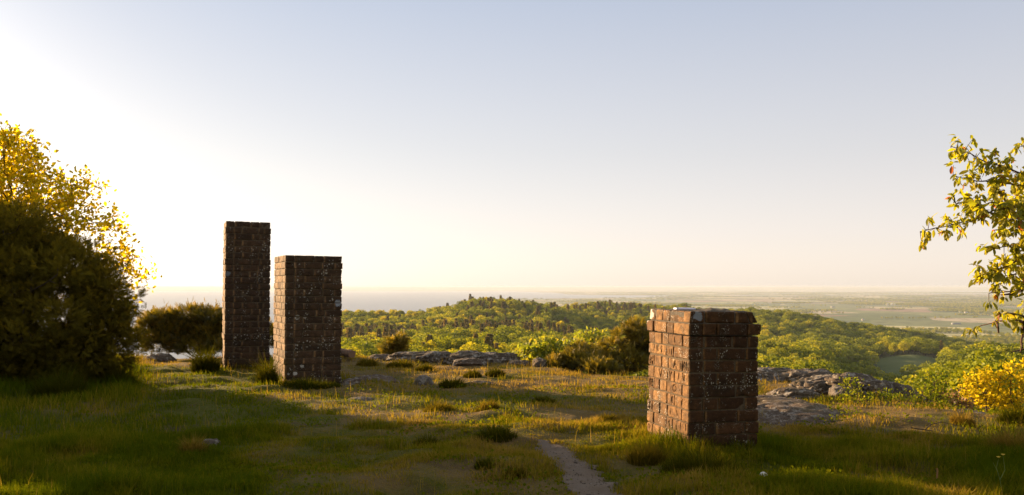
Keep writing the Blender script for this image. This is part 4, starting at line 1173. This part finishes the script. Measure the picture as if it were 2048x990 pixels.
# ------------------------------------------------------------------ woodland trees
M_tA = leaf_mat('woodland_leaf', [(0, (.065, .085, .006)), (.3, (.14, .165, .009)), (.6, (.30, .30, .014)), (1, (.48, .38, .018))], .42, gloss=.01, objvar=.72)
M_tD = leaf_mat('woodland_leaf_deep', [(0, (.062, .086, .006)), (.3, (.125, .155, .008)), (.7, (.24, .26, .013)), (1, (.42, .36, .017))], .40, objvar=.72, gloss=.01)
M_tB = leaf_mat('woodland_needles', [(0, (.070, .070, .018)), (.5, (.14, .115, .030)), (1, (.26, .18, .055))], .35, objvar=.6)
PARTS = []
def crown_mesh(nm, kind, seed):
    rng = np.random.default_rng(seed)
    if kind == 'round':
        L = [(rng.uniform(-1.6, 1.6), rng.uniform(-1.6, 1.6), rng.uniform(4.5, 7.2), rng.uniform(1.5, 2.3), rng.uniform(1.5, 2.3), rng.uniform(1.2, 2.0)) for _ in range(9)] + [(0, 0, 7.3, 1.9, 1.9, 1.6), (0, 0, 5, 2.8, 2.8, 2.2)]
        pos, d = lobes_pts(L, 1500, shell=.75, rng=rng)
        deep = np.zeros(len(pos), bool)
        for l in L: deep |= (((pos - l[:3]) / np.array(l[3:6])) ** 2).sum(1) < .45
        pos, d = pos[~deep], d[~deep]
        sz = rng.uniform(.35, .75, len(pos)); T, tri = SIMPLE_T * [1.4, 1, 1], SIMPLE_TRI
        dd = np.cross(d, rng.normal(size=d.shape)) + d * .35
        mat = M_tD
    elif kind == 'bushy':
        L = [(rng.uniform(-1.3, 1.3), rng.uniform(-1.3, 1.3), rng.uniform(2.5, 7.6), rng.uniform(.9, 1.5), rng.uniform(.9, 1.5), rng.uniform(.9, 1.5)) for _ in range(13)]
        pos, d = lobes_pts(L, 1300, shell=.6, rng=rng)
        sz = rng.uniform(.3, .65, len(pos)); T, tri = SIMPLE_T * [1.3, 1, 1], SIMPLE_TRI
        dd = np.cross(d, rng.normal(size=d.shape)) + d * .4; mat = M_tA
    else:
        z = rng.uniform(1.5, 10.5, 1500); r = (1.0 - (z - 1.5) / 9.3) * 2.0 * (.75 + .25 * np.sin(z * 5.2)) + .1; a = rng.random(1500) * 6.28
        q = np.sqrt(rng.uniform(.25, 1, 1500)); pos = np.stack([np.cos(a) * r * q, np.sin(a) * r * q, z - r * q * .25], 1)
        dd = np.stack([np.cos(a), np.sin(a), np.full(1500, -.2)], 1); sz = rng.uniform(.35, .8, 1500); T, tri = SIMPLE_T, SIMPLE_TRI; mat = M_tB
        d = dd
    V, _, Tt, t = scatter(T, None, tri, pos, dd, rng.random(len(pos)) * 6.28, sz, np.clip(rng.normal(.5, .2, len(pos)), 0, 1))
    th = {'round': 5.5, 'bushy': 5, 'conifer': 10.3}[kind]; k = 6
    a = np.linspace(0, 2 * pi, k, endpoint=False)
    TV = np.vstack([np.stack([.22 * np.cos(a), .22 * np.sin(a), np.full(k, -.8)], 1), np.stack([.06 * np.cos(a), .06 * np.sin(a), np.full(k, th)], 1)])
    TQ = np.array([(i, (i + 1) % k, k + (i + 1) % k, k + i) for i in range(k)]) + len(V)
    mi = np.concatenate([np.ones(len(TQ), int), np.zeros(len(Tt), int)])
    PARTS.append((mesh_np('crown', V, None, Tt, attrs={'tint': t}, mats=[mat]), mesh_np('trunk', TV, TQ - len(V), None, mats=[M_bark])))
    return mesh_np(nm, np.vstack([V, TV]), TQ, Tt, attrs={'tint': np.concatenate([t, np.zeros(2 * k)])}, mats=[mat, M_bark], matidx=mi)
CROWNS = [crown_mesh('broadleaf_tree', 'round', s) for s in (1, 2, 3, 4)] + [crown_mesh('broadleaf_tree', 'bushy', s) for s in (11, 12, 13)] + [crown_mesh('conifer_tree', 'conifer', s) for s in (21, 22)]

rng = np.random.default_rng(77)
def grid_pts(x0, x1, y0, y1, sp):
    gx, gy = np.meshgrid(np.arange(x0, x1, sp), np.arange(y0, y1, sp)); gx = gx.ravel(); gy = gy.ravel()
    gx = gx + rng.uniform(-.45, .45, len(gx)) * sp; gy = gy + rng.uniform(-.45, .45, len(gy)) * sp
    m = np.abs(gx / gy) < .70; return gx[m], gy[m]
def infield(x, y):
    p_ = x / y * F + 1024
    return (y > 575) & (y < 750) & (p_ > 1755 - (y - 585) * .13) & (p_ < 1895 - (745 - y) * .12)
x1, y1 = grid_pts(-420, 420, 60, 420, 6.0); x2, y2 = grid_pts(-1300, 1300, 420, 1750, 9.5)
tx, ty = np.concatenate([x1, x2]), np.concatenate([y1, y2])
tz = height(tx, ty); k = (tz > SEA + 3) & ~infield(tx, ty) & ~((ty < 110) & (rng.random(len(tx)) < .5))
tx, ty, tz = tx[k], ty[k], tz[k]
tpx = tx / ty * F + 1024
cz = fbm(tx / 140, ty / 140, seed=101, oct=3) + .22 * ((tpx < 1150) & (ty > 450) & (ty < 1000)) - .5 * (tpx > 1480) - .12 * (ty > 960)
con = ((cz + rng.normal(size=len(tx)) * .20) > .30) & (ty > 300)
bz = fbm(tx / 70, ty / 70, seed=102, oct=2) + rng.normal(size=len(tx)) * .2 > (.05 + .5 * (tpx > 1480))
ti = np.where(con, rng.integers(7, 9, len(tx)), np.where(bz, rng.integers(4, 7, len(tx)), rng.integers(0, 4, len(tx))))
ts = rng.uniform(.6, 1.45, len(tx)) * np.interp(ty, [60, 150, 300, 500], [.55, .65, .95, 1.2]) * (1 + .25 * fbm(tx / 40, ty / 40, seed=103, oct=2))
# which of them show: nearest first, those whose tops clear the plateau edge
vis = (tz + 8 * ts - EYE) / ty > -(EYE + .05) / edge(tx / ty) - .004
vis &= np.abs(tpx - 1030) < 1010
vis &= (tpx > 690)
orderv = np.argsort(np.where(vis, ty, 1e9))
isb = ti < 7
pickb = [i for i in orderv if vis[i] and isb[i]][:300]; pickc = [i for i in orderv if vis[i] and not isb[i]][:200]
def plant_tree(i, whole=True):
    nm = 'broadleaf_tree' if ti[i] < 7 else 'conifer_tree'
    o = bpy.data.objects.new(nm, CROWNS[ti[i]] if whole else None); col.objects.link(o)
    if not whole:
        for pn, pm in zip(('crown', 'trunk'), PARTS[ti[i]]):
            c_ = bpy.data.objects.new(pn, pm); c_.parent = o; col.objects.link(c_)
    o.location = (tx[i], ty[i], tz[i]); s_ = ts[i]; o.scale = (s_ * rr1[i], s_ * rr1[i], s_); o.rotation_euler = (0, 0, rot[i])
    right = tpx[i] > 1400
    if ti[i] < 7: tag(o, 'round-crowned leafy tree among many in the woods below the rock outcrop' if right else 'round-crowned leafy tree among many in the woods below the far edge of the lawn', 'tree', 'leafy trees in the nearer woods below the rock outcrop' if right else 'leafy trees in the nearer woods below the lawn')
    else: tag(o, 'pointed brownish conifer among many in the woods below the rock outcrop' if right else 'pointed brownish conifer among many in the woods below the far edge of the lawn', 'tree', 'conifers in the nearer woods below the rock outcrop' if right else 'conifers in the nearer woods below the lawn')
    return o
rot = rng.random(len(tx)) * 6.28; rr1 = rng.uniform(1.0, 1.45, len(tx)) * np.where(ti < 7, 1, .85)
pick = np.zeros(len(tx), bool); src = {}
for i in pickb + pickc:
    w_ = int(ti[i]) not in src; o = plant_tree(i, w_); pick[i] = True; src.setdefault(int(ti[i]), o)
for v in range(9):
    if v not in src:
        i = int(np.where((ti == v) & ~pick)[0][0]); src[v] = plant_tree(i); pick[i] = True
rest = ~pick & (ty > 110)

# unseen trees added behind the viewer to block part of the sky light
for q, (bx, by, bs) in enumerate([(-9.5, -5.5, .95), (-4.5, -8.5, 1.1), (1.5, -9.0, 1.15), (6.5, -6.5, 1.0), (10.5, -2.5, .9), (-13, -1.0, .9), (12.5, 3.5, .8), (-1.5, -14, 1.4), (8, -13, 1.4)]):
    o = bpy.data.objects.new('broadleaf_tree', None); col.objects.link(o)
    for pn, pm in zip(('crown', 'trunk'), PARTS[q % 4]):
        c_ = bpy.data.objects.new(pn, pm); c_.parent = o; col.objects.link(c_)
    o.location = (bx, by, gz(bx, by)); o.scale = (bs * 1.15, bs * 1.15, bs); o.rotation_euler = (0, 0, q * 1.3)
    tag(o, 'unseen leafy tree added behind the viewer to block sky light', 'tree', 'unseen trees added behind the viewer')

# copses and hedgerows on the plain
fx, fy = grid_pts(-6000, 6000, 1750, 8500, 17); gx_, gy_ = grid_pts(-16000, 16000, 8500, 22000, 60)
def keep_plain(x, y, thr):
    n1 = fbm(x / 420, y / 700, seed=111, oct=4); hed = np.abs(fbm(x / 700, y / 520, seed=112, oct=2))
    return ((n1 > thr) | (hed < .014 + .01 * (y > 8000))) & (land(x / y, y) > .9) & (height(x, y) > SEA + 2)
ka = keep_plain(fx, fy, .16); kb = keep_plain(gx_, gy_, .14)
PX = np.concatenate([tx[rest], fx[ka], gx_[kb]]); PY = np.concatenate([ty[rest], fy[ka], gy_[kb]])
PZ = height(PX, PY)
PI_ = np.concatenate([ti[rest], rng.integers(0, 7, ka.sum()), rng.integers(0, 4, kb.sum())])
PS = np.concatenate([(ts * rr1)[rest], rng.uniform(1.2, 2.2, ka.sum()), rng.uniform(3.0, 6.0, kb.sum())])
PSZ = np.concatenate([ts[rest], rng.uniform(.9, 1.4, ka.sum()), rng.uniform(1.0, 1.7, kb.sum())])
n = len(PX); print('woodland points', n)
me = bpy.data.meshes.new('woodland'); me.vertices.add(n); me.vertices.foreach_set('co', np.stack([PX, PY, PZ], 1).astype(np.float32).ravel())
a_ = me.attributes.new('pick', 'INT', 'POINT'); a_.data.foreach_set('value', PI_.astype(np.int32))
a_ = me.attributes.new('size', 'FLOAT_VECTOR', 'POINT'); a_.data.foreach_set('vector', np.stack([PS, PS, PSZ], 1).astype(np.float32).ravel())
a_ = me.attributes.new('turn', 'FLOAT_VECTOR', 'POINT'); a_.data.foreach_set('vector', np.stack([np.zeros(n), np.zeros(n), rng.random(n) * 6.28], 1).astype(np.float32).ravel())
wood = link('woodland', me); tag(wood, 'mass of green and yellow trees covering the hills and dotting the plain beyond', 'woodland', kind='stuff')
gn = bpy.data.node_groups.new('woodland_scatter', 'GeometryNodeTree')
gn.interface.new_socket('Geometry', in_out='INPUT', socket_type='NodeSocketGeometry'); gn.interface.new_socket('Geometry', in_out='OUTPUT', socket_type='NodeSocketGeometry')
gi, go = gn.nodes.new('NodeGroupInput'), gn.nodes.new('NodeGroupOutput')
iop = gn.nodes.new('GeometryNodeInstanceOnPoints'); jn = gn.nodes.new('GeometryNodeJoinGeometry')
for v in range(8, -1, -1):
    oi = gn.nodes.new('GeometryNodeObjectInfo'); oi.inputs['Object'].default_value = src[v]; oi.inputs['As Instance'].default_value = True
    gn.links.new(oi.outputs['Geometry'], jn.inputs[0])
gn.links.new(gi.outputs[0], iop.inputs['Points']); gn.links.new(jn.outputs[0], iop.inputs['Instance']); iop.inputs['Pick Instance'].default_value = True
for nm, typ, sock in (('pick', 'INT', 'Instance Index'), ('size', 'FLOAT_VECTOR', 'Scale'), ('turn', 'FLOAT_VECTOR', 'Rotation')):
    na = gn.nodes.new('GeometryNodeInputNamedAttribute'); na.data_type = typ; na.inputs[0].default_value = nm
    gn.links.new(na.outputs[0], iop.inputs[sock])
gn.links.new(iop.outputs[0], go.inputs[0])
md = wood.modifiers.new('scatter', 'NODES'); md.node_group = gn

# ------------------------------------------------------------------ farm buildings far out on the plain
M_white = simple_mat('white_render', (.80, .79, .75), .8); M_pale = simple_mat('pale_render', (.42, .39, .34), .8); M_red = simple_mat('red_tile', (.35, .12, .07), .8); M_grey = simple_mat('grey_sheet_roof', (.22, .22, .23), .8)
def house(px, py, w, d, h, rh, wm, rm, label, rz=0., name='farmhouse'):
    D = (EYE - SEA - 3) * F / (py - HY); x = (px - 1024) / F * D
    z = gz(x, D); root = empty(name, (x, D, z), rz); tag(root, label, 'building')
    V = np.array([(sx * w / 2, sy * d / 2, zz) for zz in (-2, h) for sx, sy in ((-1, -1), (1, -1), (1, 1), (-1, 1))] + [(-w / 2, 0, h + rh * .97), (w / 2, 0, h + rh * .97)])
    link('wall', mesh_np('wall', V, [(0, 1, 5, 4), (1, 2, 6, 5), (2, 3, 7, 6), (3, 0, 4, 7)], [(5, 6, 9), (7, 4, 8)], mats=[wm]), root)
    o_ = .5; W = w / 2 + o_; Dp = d / 2 + o_; t_ = .3
    V = np.array([(-W, -Dp, h - .2), (W, -Dp, h - .2), (W, 0, h + rh), (-W, 0, h + rh), (W, Dp, h - .2), (-W, Dp, h - .2)]); V2 = V + [0, 0, t_]
    link('roof', mesh_np('roof', np.vstack([V, V2]), [(6, 7, 8, 9), (9, 8, 10, 11), (1, 0, 3, 2), (2, 3, 5, 4), (0, 1, 7, 6), (4, 5, 11, 10), (0, 6, 9, 3), (3, 9, 11, 5), (1, 2, 8, 7), (2, 4, 10, 8)], mats=[rm]), root)
    nw = max(2, int(w / 5))
    for k in range(min(nw, 6)):
        xx = -w / 2 + w * (k + .5) / min(nw, 6)
        link('window', mesh_np('window', np.array([(xx - .7, -d / 2 - .04, h * .35), (xx + .7, -d / 2 - .04, h * .35), (xx + .7, -d / 2 - .04, h * .75), (xx - .7, -d / 2 - .04, h * .75)]), [(0, 1, 2, 3)], mats=[simple_mat('dark_glass', (.05, .06, .07), .2)]), root)
    return root
house(1786, 610, 38, 18, 9, 3, M_white, M_white, 'long bright white barn far out on the plain, the largest pale building', .1, 'white_barn')
house(1775, 610, 15, 14, 9, 2.5, M_white, M_white, 'smaller white barn just left of the long white one', .1, 'white_barn')
house(1922, 624, 16, 9, 5, 4, M_pale, M_red, 'farmhouse with a red roof, in front of the far fields on the right', .3)
house(1932, 626, 14, 8, 4, 3, M_pale, M_grey, 'pale low shed just right of the red-roofed farmhouse', -.2, 'farm_shed')
house(1726, 640, 9, 7, 4, 3, M_pale, M_grey, 'small white cottage right above the wooded hill crest', .2, 'cottage')
house(1912, 648, 34, 10, 4, 2, M_grey, M_grey, 'long grey greenhouse-like shed low on the plain at the right', .1, 'farm_shed')
house(1899, 609, 22, 10, 5, 4, M_pale, M_red, 'tiny red-roofed farm right of the white barns, farther out', .4)
house(1666, 615, 26, 12, 5, 3, M_pale, M_grey, 'faint pale farm building left of the white barns', .0, 'farm_building')
house(2010, 640, 18, 9, 5, 4, M_pale, M_grey, 'grey-roofed house seen between the bare cherry twigs', .3)

# ------------------------------------------------------------------ haze
m = bpy.data.materials.new('haze'); m.use_nodes = True; nt = m.node_tree; nt.nodes.clear()
out = nt.nodes.new('ShaderNodeOutputMaterial'); pv = nt.nodes.new('ShaderNodeVolumePrincipled')
pv.inputs['Color'].default_value = (.50, .57, .68, 1); pv.inputs['Density'].default_value = 4.8e-5; pv.inputs['Anisotropy'].default_value = .15
nt.links.new(pv.outputs[0], out.inputs['Volume'])
B = 64000; zb, zt = -162.0, 7.2
V = [(sx * B, sy * B, z) for z in (zb, zt) for sx, sy in ((-1, -1), (1, -1), (1, 1), (-1, 1))]
hz = link('haze', mesh_np('haze', V, [(3, 2, 1, 0), (4, 5, 6, 7), (0, 1, 5, 4), (1, 2, 6, 5), (2, 3, 7, 6), (3, 0, 4, 7)], mats=[m])); tag(hz, 'warm evening haze over the sea and plain', 'haze', kind='stuff')

# ------------------------------------------------------------------ sky, sun, camera
AZ, EL = radians(49), radians(9.6)
w = bpy.data.worlds.new('World'); scene.world = w; w.use_nodes = True; nt = w.node_tree
bg = nt.nodes['Background']; sky = nt.nodes.new('ShaderNodeTexSky'); sky.sky_type = 'NISHITA'
sky.sun_disc = False; sky.sun_elevation = EL; sky.sun_rotation = -AZ; sky.altitude = 150; sky.air_density = 1.0; sky.dust_density = 1.0; sky.ozone_density = 1.0
# a thin high veil of evening haze over the physical sky, paler and warmer towards the horizon (by true elevation)
tc = N(nt, 'ShaderNodeTexCoord'); sx = N(nt, 'ShaderNodeSeparateXYZ'); nt.links.new(tc.outputs['Generated'], sx.inputs[0])
VK = 1 / .8
veil = ramp(nt, sx.outputs['Z'], [(0., tuple(v * VK for v in (.76, .66, .57))), (.06, tuple(v * VK for v in (.69, .61, .585))), (.155, tuple(v * VK for v in (.56, .535, .55))), (.32, tuple(v * VK for v in (.375, .415, .52))), (.55, tuple(v * VK for v in (.50, .52, .58))), (.9, tuple(v * VK for v in (.60, .61, .64)))])
mv = N(nt, 'ShaderNodeVectorMath', operation='SCALE'); nt.links.new(veil, mv.inputs[0]); mv.inputs['Scale'].default_value = .8 / .3
hs = N(nt, 'ShaderNodeHueSaturation'); hs.inputs['Saturation'].default_value = .55; nt.links.new(sky.outputs[0], hs.inputs['Color'])
ms = N(nt, 'ShaderNodeVectorMath', operation='SCALE'); nt.links.new(hs.outputs[0], ms.inputs[0]); ms.inputs['Scale'].default_value = .205
ma = N(nt, 'ShaderNodeVectorMath', operation='ADD'); nt.links.new(mv.outputs[0], ma.inputs[0]); nt.links.new(ms.outputs[0], ma.inputs[1])
nt.links.new(ma.outputs[0], bg.inputs[0]); bg.inputs[1].default_value = .08
sl = bpy.data.lights.new('sun', 'SUN'); sl.energy = 5.0; sl.angle = radians(.9); sl.color = (1.0, .67, .36)
so = bpy.data.objects.new('sun', sl); col.objects.link(so)
from mathutils import Vector
dirv = Vector((-sin(AZ) * cos(EL), cos(AZ) * cos(EL), sin(EL)))
so.rotation_euler = dirv.to_track_quat('Z', 'Y').to_euler()

cam = bpy.data.cameras.new('camera'); co = bpy.data.objects.new('camera', cam); col.objects.link(co)
cam.sensor_width = 36; cam.lens = 36 * F / 2048; cam.shift_y = (HY - 495) / 2048; cam.clip_start = .05; cam.clip_end = 200000
co.location = (0, 0, EYE); co.rotation_euler = (radians(90), 0, 0)
cam.dof.use_dof = True; cam.dof.focus_distance = 7.5; cam.dof.aperture_fstop = 5.6
scene.camera = co
scene.render.engine = 'CYCLES'
scene.cycles.use_denoising = True
scene.cycles.max_bounces = 6; scene.cycles.diffuse_bounces = 3; scene.cycles.transmission_bounces = 4; scene.cycles.volume_bounces = 1; scene.cycles.transparent_max_bounces = 4
scene.view_settings.view_transform = 'Standard'; scene.view_settings.look = 'None'; scene.view_settings.exposure = 1.905; scene.view_settings.gamma = 1.0
